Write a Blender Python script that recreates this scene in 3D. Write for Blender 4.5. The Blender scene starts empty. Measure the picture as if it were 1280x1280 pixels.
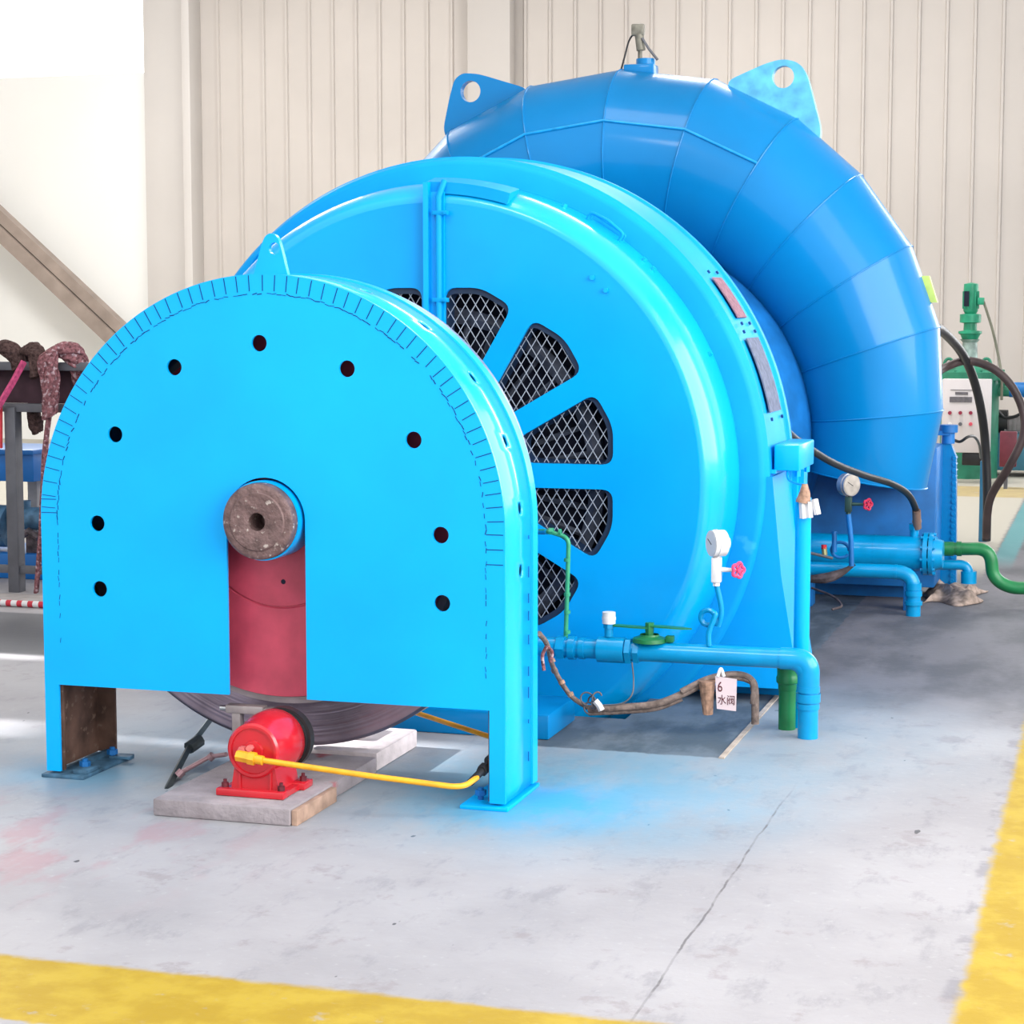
import bpy, bmesh, math, random
from math import sin, cos, pi, radians, hypot, atan2
from mathutils import Vector, Matrix
from mathutils.geometry import tessellate_polygon
random.seed(7)
sc = bpy.context.scene
COL = sc.collection

# ------------------------------------------------------------------ camera
F = 2500.0
TH = math.atan(760 / F)
PH = math.atan(250 / F)
EYE = Vector((0, 0, 1.5))
FW = Vector((-sin(TH) * cos(PH), cos(TH) * cos(PH), -sin(PH)))
RT = Vector((cos(TH), sin(TH), 0))
UP = RT.cross(FW)
cam_d = bpy.data.cameras.new('camera')
cam_d.sensor_width = 36
cam_d.lens = F / 1280 * 36
cam_d.clip_end = 200
cam = bpy.data.objects.new('camera', cam_d)
cam.location = EYE
cam.rotation_euler = (pi / 2 - PH, 0, TH)
COL.objects.link(cam)
sc.camera = cam


def P(u, v, Y):
    """world point at depth Y seen in the photograph at (u, v)"""
    r = FW * F + RT * (u - 640) - UP * (v - 640)
    return EYE + r * (Y / r.y)


def G(u, v, z=0.0):
    r = FW * F + RT * (u - 640) - UP * (v - 640)
    return EYE + r * ((z - EYE.z) / r.z)


# ------------------------------------------------------------------ materials
def srgb(c):
    return tuple((x / 255 / 12.92 if x <= 10 else ((x / 255 + .055) / 1.055) ** 2.4) for x in c)


MATS = {}


def mat(name, col, rough=.5, metal=0., spec=.4, var=.06, scale=6., bump=0., bscale=40., dirt=None, coat=0.):
    if name in MATS:
        return MATS[name]
    m = bpy.data.materials.new(name)
    m.use_nodes = True
    nt = m.node_tree
    b = nt.nodes['Principled BSDF']
    b.inputs['Roughness'].default_value = rough
    b.inputs['Metallic'].default_value = metal
    b.inputs['Specular IOR Level'].default_value = spec
    if coat:
        b.inputs['Coat Weight'].default_value = coat
        b.inputs['Coat Roughness'].default_value = .12
    tc = nt.nodes.new('ShaderNodeNewGeometry')
    n = nt.nodes.new('ShaderNodeTexNoise')
    n.inputs['Scale'].default_value = scale
    n.inputs['Detail'].default_value = 5
    nt.links.new(tc.outputs['Position'], n.inputs['Vector'])
    r = nt.nodes.new('ShaderNodeValToRGB')
    lo = tuple(max(0, c * (1 - var * 2)) for c in col)
    hi = tuple(min(1, c * (1 + var * 2)) for c in col)
    r.color_ramp.elements[0].position = .3
    r.color_ramp.elements[1].position = .7
    r.color_ramp.elements[0].color = (*lo, 1)
    r.color_ramp.elements[1].color = (*hi, 1)
    nt.links.new(n.outputs['Fac'], r.inputs['Fac'])
    out = r.outputs['Color']
    if dirt:
        dcol, thr, dsc = dirt
        n2 = nt.nodes.new('ShaderNodeTexNoise')
        n2.inputs['Scale'].default_value = dsc
        n2.inputs['Detail'].default_value = 8
        nt.links.new(tc.outputs['Position'], n2.inputs['Vector'])
        r2 = nt.nodes.new('ShaderNodeValToRGB')
        r2.color_ramp.elements[0].position = thr
        r2.color_ramp.elements[1].position = min(1, thr + .08)
        nt.links.new(n2.outputs['Fac'], r2.inputs['Fac'])
        mx = nt.nodes.new('ShaderNodeMixRGB')
        nt.links.new(r2.outputs['Color'], mx.inputs['Fac'])
        nt.links.new(out, mx.inputs['Color1'])
        mx.inputs['Color2'].default_value = (*dcol, 1)
        out = mx.outputs['Color']
    nt.links.new(out, b.inputs['Base Color'])
    if bump:
        n3 = nt.nodes.new('ShaderNodeTexNoise')
        n3.inputs['Scale'].default_value = bscale
        n3.inputs['Detail'].default_value = 4
        nt.links.new(tc.outputs['Position'], n3.inputs['Vector'])
        bp = nt.nodes.new('ShaderNodeBump')
        bp.inputs['Strength'].default_value = bump
        bp.inputs['Distance'].default_value = .01
        nt.links.new(n3.outputs['Fac'], bp.inputs['Height'])
        nt.links.new(bp.outputs['Normal'], b.inputs['Normal'])
    MATS[name] = m
    return m


BLUE = (.0, .375, .86)
blue = mat('blue_paint', BLUE, .30, 0, .2, .035, 2.2, coat=.10)
blue_g = mat('blue_paint_generator', (.0, .325, .78), .32, 0, .2, .04, 1.8, coat=.1)
blue_rim = mat('blue_paint_glossy', BLUE, .30, 0, .2, .03, 2.2, coat=.75)
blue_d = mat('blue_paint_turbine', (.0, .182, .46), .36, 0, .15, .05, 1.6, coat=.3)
blue_w = mat('blue_paint_worn', (.003, .29, .68), .5, 0, .1, .05, 3, dirt=((.03, .36, .72), .66, 9))
blue_pipe = mat('blue_paint_pipe', (.0, .27, .56), .28, 0, .25, .05, 12, coat=.25)
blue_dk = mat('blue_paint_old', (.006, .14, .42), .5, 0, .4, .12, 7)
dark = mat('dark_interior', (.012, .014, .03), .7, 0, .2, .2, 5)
black = mat('black_rubber', (.018, .018, .02), .45, 0, .4, .1, 9)
brown = mat('rusty_primer', (.10, .055, .04), .75, 0, .3, .25, 12, dirt=((.18, .12, .09), .6, 30))
steelrust = mat('rusted_shaft_steel', (.15, .095, .092), .5, .25, .4, .18, 30, .5, 90, dirt=((.42, .36, .33), .60, 45))
redface = mat('red_oxide_paint', (.50, .062, .105), .38, .05, .4, .07, 14)
red = mat('red_enamel', (.52, .012, .022), .25, 0, .5, .04, 10, coat=.4)
yellow_p = mat('yellow_pipe_paint', (.75, .34, .012), .4, 0, .4, .08, 20)
green = mat('green_paint', (.012, .17, .055), .35, 0, .4, .1, 14)
green_l = mat('light_green_paint', (.03, .30, .16), .4, 0, .4, .12, 18)
teal_g = mat('green_machine_paint', (.025, .20, .12), .4, 0, .4, .1, 9)
greyst = mat('grey_painted_steel', (.115, .115, .13), .5, .1, .4, .08, 9)
galv = mat('bright_steel', (.55, .55, .56), .25, .8, .5, .08, 20)
wire = mat('grille_wire', (.34, .38, .44), .45, .2, .5, .1, 20)
white = mat('white_plastic', (.72, .70, .70), .4, 0, .4, .03, 10)
cable = mat('dusty_cable', (.20, .15, .13), .7, 0, .3, .2, 40, .5, 80)
tape = mat('brown_tape', (.32, .19, .13), .6, 0, .3, .2, 50, .5, 60)
paleblk = mat('pale_concrete_block', (.62, .55, .56), .85, 0, .2, .08, 14, .3, 60)
plinthm = mat('plinth_concrete', (.30, .265, .28), .85, 0, .2, .10, 10, .5, 50, dirt=((.40, .08, .09), .66, 7))
woodm = mat('tan_plank', (.36, .24, .18), .8, 0, .2, .15, 18)
roperd = mat('faded_red_rope', (.24, .105, .115), .85, 0, .1, .30, 60, .8, 120, dirt=((.50, .36, .38), .56, 45))
ropedk = mat('dark_brown_rope', (.075, .045, .042), .9, 0, .1, .3, 60, .8, 120)
pinkst = mat('pink_strap', (.62, .09, .22), .7, 0, .2, .15, 50)
tan = mat('tan_painted_steel', (.31, .25, .215), .6, 0, .3, .08, 5)
ragm = mat('beige_rag', (.36, .28, .24), .95, 0, .1, .25, 25)
plate_g = mat('grey_nameplate', (.13, .15, .22), .75, .0, .1, .12, 40)
plate_r = mat('reddish_nameplate', (.24, .13, .17), .75, .0, .1, .15, 60)
pinkw = mat('pink_handwheel', (.70, .05, .16), .4, 0, .4, .08, 20)
cardm = mat('pink_white_card', (.72, .58, .60), .5, 0, .3, .03, 10)
inkm = mat('dark_red_ink', (.10, .012, .02), .6, 0, .3, .05, 10)
turned = mat('turned_steel_rim', (.30, .25, .31), .33, .9, .5, .12, 8)
seam = mat('dark_seam', (.003, .05, .17), .7, 0, .2, .1, 10)
yelp = mat('pale_yellow_tag', (.45, .60, .15), .5, 0, .3, .1, 10)


def turned_mat():
    nt = turned.node_tree
    b = nt.nodes['Principled BSDF']
    g = nt.nodes.new('ShaderNodeNewGeometry')
    sep = nt.nodes.new('ShaderNodeVectorMath'); sep.operation = 'DISTANCE'
    cv = nt.nodes.new('ShaderNodeVectorMath'); cv.operation = 'MULTIPLY'
    cv.inputs[1].default_value = (1, 0, 1)
    nt.links.new(g.outputs['Position'], cv.inputs[0])
    nt.links.new(cv.outputs[0], sep.inputs[0])
    sep.inputs[1].default_value = (AX, 0, AZ)
    tn = nt.nodes.new('ShaderNodeTangent'); tn.direction_type = 'RADIAL'; tn.axis = 'Y'
    nt.links.new(tn.outputs[0], b.inputs['Tangent']); b.inputs['Anisotropic'].default_value = .8
    n = nt.nodes.new('ShaderNodeTexNoise'); n.noise_dimensions = '1D'
    n.inputs['Scale'].default_value = 70
    n.inputs['Detail'].default_value = 3
    nt.links.new(sep.outputs['Value'], n.inputs['W'])
    bp = nt.nodes.new('ShaderNodeBump'); bp.inputs['Strength'].default_value = .5; bp.inputs['Distance'].default_value = .004
    nt.links.new(n.outputs['Fac'], bp.inputs['Height'])
    nt.links.new(bp.outputs['Normal'], b.inputs['Normal'])


# ------------------------------------------------------------------ mesh helpers
def NB():
    return bmesh.new()


def box(bm, c0, c1, rz=0, bev=0):
    x0, y0, z0 = c0; x1, y1, z1 = c1
    vs = [bm.verts.new(v) for v in ((x0, y0, z0), (x1, y0, z0), (x1, y1, z0), (x0, y1, z0), (x0, y0, z1), (x1, y0, z1), (x1, y1, z1), (x0, y1, z1))]
    fs = [bm.faces.new([vs[i] for i in f]) for f in ((0, 3, 2, 1), (4, 5, 6, 7), (0, 1, 5, 4), (1, 2, 6, 5), (2, 3, 7, 6), (3, 0, 4, 7))]
    if rz:
        c = Vector(((x0 + x1) / 2, (y0 + y1) / 2, 0))
        bmesh.ops.rotate(bm, verts=vs, cent=c, matrix=Matrix.Rotation(rz, 3, 'Z'))
    if bev:
        es = list({e for f in fs for e in f.edges})
        bmesh.ops.bevel(bm, geom=es, offset=bev, segments=2, affect='EDGES', profile=.5)


def fillet(pts, r, n=6):
    pts = [Vector(p) for p in pts]
    out = [pts[0]]
    for i in range(1, len(pts) - 1):
        a, b, c = pts[i - 1], pts[i], pts[i + 1]
        d1 = (a - b); d2 = (c - b)
        rr = min(r, d1.length * .49, d2.length * .49)
        p1 = b + d1.normalized() * rr; p2 = b + d2.normalized() * rr
        for k in range(n + 1):
            t = k / n
            out.append(p1 * (1 - t) ** 2 + b * 2 * t * (1 - t) + p2 * t * t)
    out.append(pts[-1])
    return out


def smoothpath(pts, n=8):
    pts = [Vector(p) for p in pts]
    q = [pts[0] * 2 - pts[1]] + pts + [pts[-1] * 2 - pts[-2]]
    out = []
    for i in range(1, len(q) - 2):
        for k in range(n):
            t = k / n
            p0, p1, p2, p3 = q[i - 1], q[i], q[i + 1], q[i + 2]
            out.append(.5 * ((2 * p1) + (p2 - p0) * t + (2 * p0 - 5 * p1 + 4 * p2 - p3) * t * t + (3 * p1 - p0 - 3 * p2 + p3) * t ** 3))
    out.append(pts[-1])
    return out


def tube(bm, pts, r, seg=14, caps=True, closed=False):
    pts = [Vector(p) for p in pts]
    n = len(pts)
    rr = r if callable(r) else (lambda t: r)
    rings = []
    prev = None
    for i, p in enumerate(pts):
        if closed:
            t = (pts[(i + 1) % n] - pts[i - 1]).normalized()
        else:
            t = (pts[min(i + 1, n - 1)] - pts[max(i - 1, 0)]).normalized()
        if prev is None:
            a = Vector((0, 0, 1)) if abs(t.z) < .9 else Vector((1, 0, 0))
            u = t.cross(a).normalized()
        else:
            u = (prev - t * prev.dot(t)).normalized()
        prev = u
        w = t.cross(u)
        R = rr(i / (n - 1))
        rings.append([bm.verts.new(p + (u * cos(2 * pi * k / seg) + w * sin(2 * pi * k / seg)) * R) for k in range(seg)])
    m = n if closed else n - 1
    for i in range(m):
        a, b = rings[i], rings[(i + 1) % n]
        for k in range(seg):
            bm.faces.new((a[k], a[(k + 1) % seg], b[(k + 1) % seg], b[k]))
    if caps and not closed:
        bm.faces.new(rings[0][::-1]); bm.faces.new(rings[-1])


def cyl(bm, a, b, r, seg=24, r2=None):
    a = Vector(a); b = Vector(b)
    r2 = r if r2 is None else r2
    tube(bm, [a, b], lambda t: r + (r2 - r) * t, seg)


def lathe(bm, prof, c, axis='Y', seg=96, close=False, a0=0, a1=2 * pi):
    """prof: list of (along, radius) around an axis through c"""
    full = abs(a1 - a0 - 2 * pi) < 1e-6
    n = seg if full else seg + 1
    rings = []
    for (s, r) in prof:
        ring = []
        for k in range(n):
            a = a0 + (a1 - a0) * k / seg
            if axis == 'Y':
                v = (c[0] + r * cos(a), s, c[1] + r * sin(a))
            elif axis == 'Z':
                v = (c[0] + r * cos(a), c[1] + r * sin(a), s)
            else:
                v = (s, c[0] + r * cos(a), c[1] + r * sin(a))
            ring.append(bm.verts.new(v))
        rings.append(ring)
    m = len(rings) if close else len(rings) - 1
    for i in range(m):
        a, b = rings[i], rings[(i + 1) % len(rings)]
        for k in range(n if full else n - 1):
            bm.faces.new((a[k], a[(k + 1) % n], b[(k + 1) % n], b[k]))
    return rings


def prism(bm, outer, holes, y0, y1, axis='Y'):
    """plate in the XZ plane from y0 to y1 with holes; points are (x, z)"""
    def V(p, y):
        return (p[0], y, p[1]) if axis == 'Y' else ((p[0], p[1], y) if axis == 'Z' else (y, p[0], p[1]))
    loops = [outer] + holes
    fl = [p for l in loops for p in l]
    tris = tessellate_polygon([[Vector((p[0], p[1], 0)) for p in l] for l in loops])
    va = [bm.verts.new(V(p, y0)) for p in fl]
    vb = [bm.verts.new(V(p, y1)) for p in fl]
    for t in tris:
        try:
            bm.faces.new([va[i] for i in t]); bm.faces.new([vb[i] for i in reversed(t)])
        except ValueError:
            pass
    i0 = 0
    for l in loops:
        n = len(l)
        for k in range(n):
            a, b = i0 + k, i0 + (k + 1) % n
            bm.faces.new((va[a], va[b], vb[b], vb[a]))
        i0 += n


def circ(cx, cz, r, n=32, a0=0):
    return [(cx + r * cos(a0 + 2 * pi * k / n), cz + r * sin(a0 + 2 * pi * k / n)) for k in range(n)]


def roundpoly(pts, r, n=5):
    out = []
    N = len(pts)
    for i in range(N):
        a = Vector(pts[i - 1]); b = Vector(pts[i]); c = Vector(pts[(i + 1) % N])
        rr = min(r, (a - b).length * .45, (c - b).length * .45)
        p1 = b + (a - b).normalized() * rr; p2 = b + (c - b).normalized() * rr
        for k in range(n + 1):
            t = k / n
            q = p1 * (1 - t) ** 2 + b * 2 * t * (1 - t) + p2 * t * t
            out.append((q.x, q.y))
    return out


def obj(name, bm, m, parent=None, angle=35, flat=False, label=None):
    bmesh.ops.recalc_face_normals(bm, faces=bm.faces)
    me = bpy.data.meshes.new(name)
    off = Vector((0, 0, 0))
    if parent is not None:
        p = parent
        while p is not None:
            off += p.location; p = p.parent
        # every part's origin sits at its thing's origin
        o_loc = Vector((0, 0, 0))
    else:
        vs = [v.co for v in bm.verts]
        off = Vector(((min(v.x for v in vs) + max(v.x for v in vs)) / 2, (min(v.y for v in vs) + max(v.y for v in vs)) / 2, min(v.z for v in vs)))
        o_loc = off
    bmesh.ops.translate(bm, verts=bm.verts, vec=-off)
    bm.to_mesh(me); bm.free()
    if not flat:
        me.polygons.foreach_set('use_smooth', [True] * len(me.polygons))
        me.set_sharp_from_angle(angle=radians(angle))
    me.materials.append(m)
    o = bpy.data.objects.new(name, me)
    COL.objects.link(o)
    o.location = o_loc
    if parent is not None:
        o.parent = parent
    if label:
        o['label'] = label
    return o


def thing(name, label, cat, loc, group=None):
    o = bpy.data.objects.new(name, None)
    o.empty_display_size = .1
    COL.objects.link(o)
    o.location = loc
    o['label'] = label; o['category'] = cat
    if group:
        o['group'] = group
    return o


def tag(o, label, cat, group=None):
    o['label'] = label; o['category'] = cat
    if group:
        o['group'] = group
    return o


def struct(name, bm, m, **k):
    o = obj(name, bm, m, **k)
    o['kind'] = 'structure'
    return o


def dup(root, delta, label=None):
    r = root.copy(); COL.objects.link(r)
    r.location = root.location + Vector(delta)
    if label:
        r['label'] = label
    for ch in root.children:
        c = ch.copy(); COL.objects.link(c); c.parent = r
        for g in ch.children:
            d = g.copy(); COL.objects.link(d); d.parent = c
    return r


AX, AZ = -2.52, .86      # machine axis
turned_mat()

# ------------------------------------------------------------------ floor and walls


def floor_material():
    m = bpy.data.materials.new('concrete_floor')
    m.use_nodes = True
    nt = m.node_tree
    b = nt.nodes['Principled BSDF']
    b.inputs['Roughness'].default_value = .62
    b.inputs['Specular IOR Level'].default_value = .3
    L = nt.links.new
    g = nt.nodes.new('ShaderNodeNewGeometry')
    sep = nt.nodes.new('ShaderNodeSeparateXYZ')
    L(g.outputs['Position'], sep.inputs[0])

    def noise(sc_, det=6, vec=None, rough=.6):
        n = nt.nodes.new('ShaderNodeTexNoise'); n.inputs['Scale'].default_value = sc_; n.inputs['Detail'].default_value = det
        n.inputs['Roughness'].default_value = rough
        L(vec or g.outputs['Position'], n.inputs['Vector'])
        return n.outputs['Fac']

    def M(op, a, b_=None, c=None, clamp=False):
        n = nt.nodes.new('ShaderNodeMath'); n.operation = op; n.use_clamp = clamp
        for i, x in enumerate((a, b_, c)):
            if x is None:
                continue
            if isinstance(x, (int, float)):
                n.inputs[i].default_value = x
            else:
                L(x, n.inputs[i])
        return n.outputs[0]

    def sstep(x, lo, hi):
        n = nt.nodes.new('ShaderNodeMapRange'); n.interpolation_type = 'SMOOTHSTEP'
        L(x, n.inputs['Value']); n.inputs['From Min'].default_value = lo; n.inputs['From Max'].default_value = hi
        return n.outputs['Result']

    def mix(fac, c1, c2):
        n = nt.nodes.new('ShaderNodeMixRGB')
        for s, x in (('Fac', fac), ('Color1', c1), ('Color2', c2)):
            if isinstance(x, tuple):
                n.inputs[s].default_value = (*x, 1)
            elif isinstance(x, (int, float)):
                n.inputs[s].default_value = x
            else:
                L(x, n.inputs[s])
        return n.outputs['Color']
    stretch = nt.nodes.new('ShaderNodeVectorMath'); stretch.operation = 'MULTIPLY'
    stretch.inputs[1].default_value = (1, .45, 1)
    L(g.outputs['Position'], stretch.inputs[0])
    X, Y = sep.outputs['X'], sep.outputs['Y']
    edge = M('MULTIPLY', M('SUBTRACT', noise(14), .5), .05)
    edge2 = M('MULTIPLY', M('SUBTRACT', noise(3), .5), .5)
    Xn = M('ADD', X, edge); Yn = M('ADD', Y, edge)
    base = mix(sstep(noise(1.3, 8), .35, .65), (.288, .272, .282), (.345, .328, .338))
    base = mix(M('MULTIPLY', sstep(noise(9, 8, stretch.outputs[0], .7), .52, .68), .5), base, (.20, .19, .205))
    base = mix(M('MULTIPLY', sstep(noise(35, 4), .60, .72), .25), base, (.46, .44, .45))
    base = mix(M('MULTIPLY', sstep(noise(4.3, 8, None, .7), .57, .66), .5), base, (.225, .19, .195))
    # small dark chips
    base = mix(M('MULTIPLY', sstep(noise(16, 3, stretch.outputs[0], .4), .745, .76), .9), base, (.06, .055, .06))
    # rear working area: darker concrete tone
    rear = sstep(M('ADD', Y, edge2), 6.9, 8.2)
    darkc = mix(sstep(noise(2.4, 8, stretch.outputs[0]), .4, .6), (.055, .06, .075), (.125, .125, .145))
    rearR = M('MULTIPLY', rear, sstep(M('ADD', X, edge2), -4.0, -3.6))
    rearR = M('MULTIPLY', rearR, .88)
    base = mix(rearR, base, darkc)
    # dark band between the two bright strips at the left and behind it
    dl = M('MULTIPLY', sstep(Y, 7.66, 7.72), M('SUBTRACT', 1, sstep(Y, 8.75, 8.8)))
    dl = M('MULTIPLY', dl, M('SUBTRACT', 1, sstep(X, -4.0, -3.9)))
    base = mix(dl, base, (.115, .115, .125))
    # mud and red paint drips in front of the pump plinth
    dist = nt.nodes.new('ShaderNodeVectorMath'); dist.operation = 'DISTANCE'
    L(g.outputs['Position'], dist.inputs[0]); dist.inputs[1].default_value = (-2.9, 4.95, 0)
    rm = M('MULTIPLY', M('SUBTRACT', 1, sstep(dist.outputs['Value'], .1, .9)), sstep(noise(5, 7, stretch.outputs[0]), .50, .62))
    base = mix(M('MULTIPLY', rm, .45), base, (.36, .15, .17))

    # blue reflected-light halo mixed into the floor colour round feet and pipes
    def blue_halo(base, cx, cy, r, amt, col):
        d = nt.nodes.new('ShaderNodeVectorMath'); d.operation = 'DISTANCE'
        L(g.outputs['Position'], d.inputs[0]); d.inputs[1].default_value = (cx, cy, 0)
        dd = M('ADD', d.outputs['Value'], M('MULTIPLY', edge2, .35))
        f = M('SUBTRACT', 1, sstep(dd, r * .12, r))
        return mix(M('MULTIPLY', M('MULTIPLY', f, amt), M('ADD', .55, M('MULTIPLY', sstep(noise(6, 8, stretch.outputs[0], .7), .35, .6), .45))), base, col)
    base = blue_halo(base, -1.70, 5.80, .50, .95, (.02, .33, .58))
    base = blue_halo(base, -1.60, 5.95, 1.05, .60, (.07, .33, .50))
    base = blue_halo(base, -3.22, 5.72, .38, .65, (.05, .27, .45))
    base = blue_halo(base, -3.0, 6.0, 1.2, .45, (.13, .26, .36))
    base = blue_halo(base, -1.30, 6.9, 1.3, .35, (.10, .27, .38))
    # steel pit cover, dark and oily
    pit = M('MULTIPLY', M('SUBTRACT', 1, sstep(Xn, -1.265, -1.255)), M('MULTIPLY', sstep(Yn, 6.55, 6.57), sstep(Xn, -2.0, -1.9)))
    pitc = mix(sstep(noise(5, 8, stretch.outputs[0]), .42, .6), (.050, .070, .090), (.115, .145, .175))
    base = mix(M('MULTIPLY', pit, .9), base, pitc)
    # crack along the slab joint
    wob = M('MULTIPLY', M('SUBTRACT', noise(3, 6), .5), .03)
    cr = M('ABSOLUTE', M('ADD', M('SUBTRACT', X, -.958), wob))
    crk = M('MULTIPLY', M('SUBTRACT', 1, sstep(cr, .0015, .0045)), M('MULTIPLY', M('SUBTRACT', 1, sstep(Y, 5.6, 6.4)), M('ADD', .35, M('MULTIPLY', sstep(noise(9), .42, .58), .65))))
    base = mix(M('MULTIPLY', crk, .75), base, (.07, .06, .06))
    # cream far floor, yellow and turquoise painted lines
    cream = M('MULTIPLY', M('SUBTRACT', 1, sstep(Xn, -.74, -.70)), sstep(Y, 11.3, 12.2))
    base = mix(cream, base, (.40, .375, .32))
    teal = M('MULTIPLY', M('MULTIPLY', sstep(Xn, -.72, -.70), M('SUBTRACT', 1, sstep(Xn, -.60, -.57))), sstep(Y, 11.8, 12.8))
    base = mix(M('MULTIPLY', teal, .8), base, (.07, .27, .29))
    yc = mix(sstep(noise(7, 8), .4, .62), (.335, .215, .008), (.40, .275, .020))
    yc = mix(M('MULTIPLY', sstep(noise(26, 6), .62, .7), .5), yc, (.36, .25, .08))
    l1 = M('MULTIPLY', M('SUBTRACT', 1, sstep(Yn, 4.0, 4.035)), sstep(Yn, 3.63, 3.65))
    l2 = M('MULTIPLY', sstep(Xn, -.315, -.285), M('SUBTRACT', 1, sstep(Xn, .08, .1)))
    l2 = M('MULTIPLY', l2, M('SUBTRACT', 1, sstep(Y, 9.4, 9.5)))
    l3 = M('MULTIPLY', M('MULTIPLY', sstep(Yn, 16.6, 16.7), M('SUBTRACT', 1, sstep(Yn, 17.6, 17.7))), M('SUBTRACT', 1, sstep(Xn, -.73, -.72)))
    # dirty border beside the right-hand line
    db = M('MULTIPLY', M('MULTIPLY', sstep(Xn, -.345, -.325), M('SUBTRACT', 1, sstep(Xn, -.31, -.29))), sstep(noise(6), .48, .58))
    base = mix(M('MULTIPLY', db, .55), base, (.16, .15, .17))
    allm = M('MAXIMUM', M('MAXIMUM', l1, l2), M('MULTIPLY', l3, .55))
    worn = M('SUBTRACT', 1, M('MULTIPLY', sstep(noise(11, 8), .62, .72), .6))
    base = mix(M('MULTIPLY', allm, worn), base, yc)
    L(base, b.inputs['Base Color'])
    bp = nt.nodes.new('ShaderNodeBump'); bp.inputs['Strength'].default_value = .25; bp.inputs['Distance'].default_value = .006
    L(noise(28, 8), bp.inputs['Height'])
    L(bp.outputs['Normal'], b.inputs['Normal'])
    return m


bm = NB()
# slab with a pit under the generator
FX0, FX1, FY0, FY1 = -16, 4, -2, 21.2
PX0, PX1, PY0, PY1 = -3.45, -1.72, 7.10, 7.9
for (a, b_, c, d) in ((FX0, FY0, FX1, PY0), (FX0, PY0, PX0, PY1), (PX1, PY0, FX1, PY1), (FX0, PY1, FX1, FY1)):
    vs = [bm.verts.new(v) for v in ((a, b_, 0), (c, b_, 0), (c, d, 0), (a, d, 0))]
    bm.faces.new(vs)
for (a, b_, c, d) in ((PX0, PY0, PX1, PY0), (PX1, PY0, PX1, PY1), (PX1, PY1, PX0, PY1), (PX0, PY1, PX0, PY0)):
    bm.faces.new([bm.verts.new(v) for v in ((a, b_, 0), (c, d, 0), (c, d, -.5), (a, b_, -.5))])
bm.faces.new([bm.verts.new(v) for v in ((PX0, PY0, -.5), (PX1, PY0, -.5), (PX1, PY1, -.5), (PX0, PY1, -.5))])
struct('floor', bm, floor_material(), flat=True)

wallm = mat('cream_sheet_cladding', (.53, .485, .452), .6, 0, .3, .035, .5)
wallL = mat('white_wall_panel', (.84, .835, .81), .7, 0, .3, .015, .4)
colm = mat('cream_column', (.60, .565, .54), .6, 0, .3, .02, .6)
WY = 21.0
WH = 7.2
bm = NB()
# ribbed cladding: raised trapezoid ribs, one profile swept upwards
x = -10.1
prof = []
while x < 1.0:
    prof += [(x, WY), (x + .235, WY), (x + .245, WY - .028), (x + .268, WY - .028), (x + .278, WY)]
    x += .278
prof.append((x, WY))
lo = [bm.verts.new((p[0], p[1], 0)) for p in prof]
hi = [bm.verts.new((p[0], p[1], WH)) for p in prof]
for i in range(len(prof) - 1):
    bm.faces.new((lo[i], lo[i + 1], hi[i + 1], hi[i]))
vs = [bm.verts.new(v) for v in ((x, WY, 0), (4, WY, 0), (4, WY, .9), (x, WY, .9))]; bm.faces.new(vs)
vs = [bm.verts.new(v) for v in ((x, WY, 6.4), (4, WY, 6.4), (4, WY, WH), (x, WY, WH))]; bm.faces.new(vs)
struct('wall_back', bm, wallm, flat=True)
bm = NB()
# smooth white panel wall left of the corner column, with the tall window in it
for (a, c, d, e) in ((-16, 0, -10.1, 4.22), (-10.72, 4.22, -10.1, WH), (-16, 6.6, -10.72, WH)):
    box(bm, (a, WY, c), (d, WY + .15, e))
struct('wall_back_left', bm, wallL, flat=True)
# column between panels and cladding
bm = NB()
box(bm, (-10.72, WY - .12, 0), (-10.16, WY - .002, WH), bev=.01)
box(bm, (-10.16, WY - .3, 0), (-10.06, WY - .002, WH), bev=.01)
struct('trim_1', bm, colm)
bm = NB()
box(bm, (-6.82, WY - .22, 0), (-6.34, WY - .03, WH), bev=.01)
struct('trim_2', bm, mat('cream_flange', (.50, .465, .44), .65, 0, .2, .02, .6))

em = bpy.data.materials.new('daylight_glass'); em.use_nodes = True
_b = em.node_tree.nodes['Principled BSDF']
_b.inputs['Base Color'].default_value = (.9, .95, 1, 1)
_b.inputs['Emission Color'].default_value = (.97, .985, 1, 1)
_b.inputs['Emission Strength'].default_value = 1.6
_b.inputs['Roughness'].default_value = .1
em2 = bpy.data.materials.new('daylight_glass_bright'); em2.use_nodes = True
_b = em2.node_tree.nodes['Principled BSDF']
_b.inputs['Base Color'].default_value = (.9, .95, 1, 1)
_b.inputs['Emission Color'].default_value = (.97, .985, 1, 1)
_b.inputs['Emission Strength'].default_value = 6.0
bm = NB(); box(bm, (-16, WY + .02, 4.22), (-10.72, WY + .05, 6.6))
struct('window_1', bm, em, flat=True)
# window beyond the right edge of the frame: daylight reflected along the right-hand flanks
bm = NB(); box(bm, (x + .05, WY + .01, .9), (3.95, WY + .05, 6.4))
struct('window_2', bm, em2, flat=True)
bm = NB()
for xx in (x + .02, (x + 3.9) / 2, 3.9):
    box(bm, (xx - .06, WY - .06, .85), (xx + .06, WY - .002, 6.45))
for zz in (.88, 3.6, 6.42):
    box(bm, (x + .1, WY - .055, zz - .05), (3.82, WY - .004, zz + .05))
struct('trim_3', bm, colm)

# side walls of the hall, with window bands (outside the frame)
bm = NB()
box(bm, (4, -2, 0), (4.15, 21.2, 1.0)); box(bm, (4, -2, 5.2), (4.15, 21.2, WH))
for k in range(6):
    box(bm, (4.002, -2 + k * 4.5, 1.0), (4.148, -1.3 + k * 4.5, 5.2))
struct('wall_right', bm, colm, flat=True)

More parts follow.
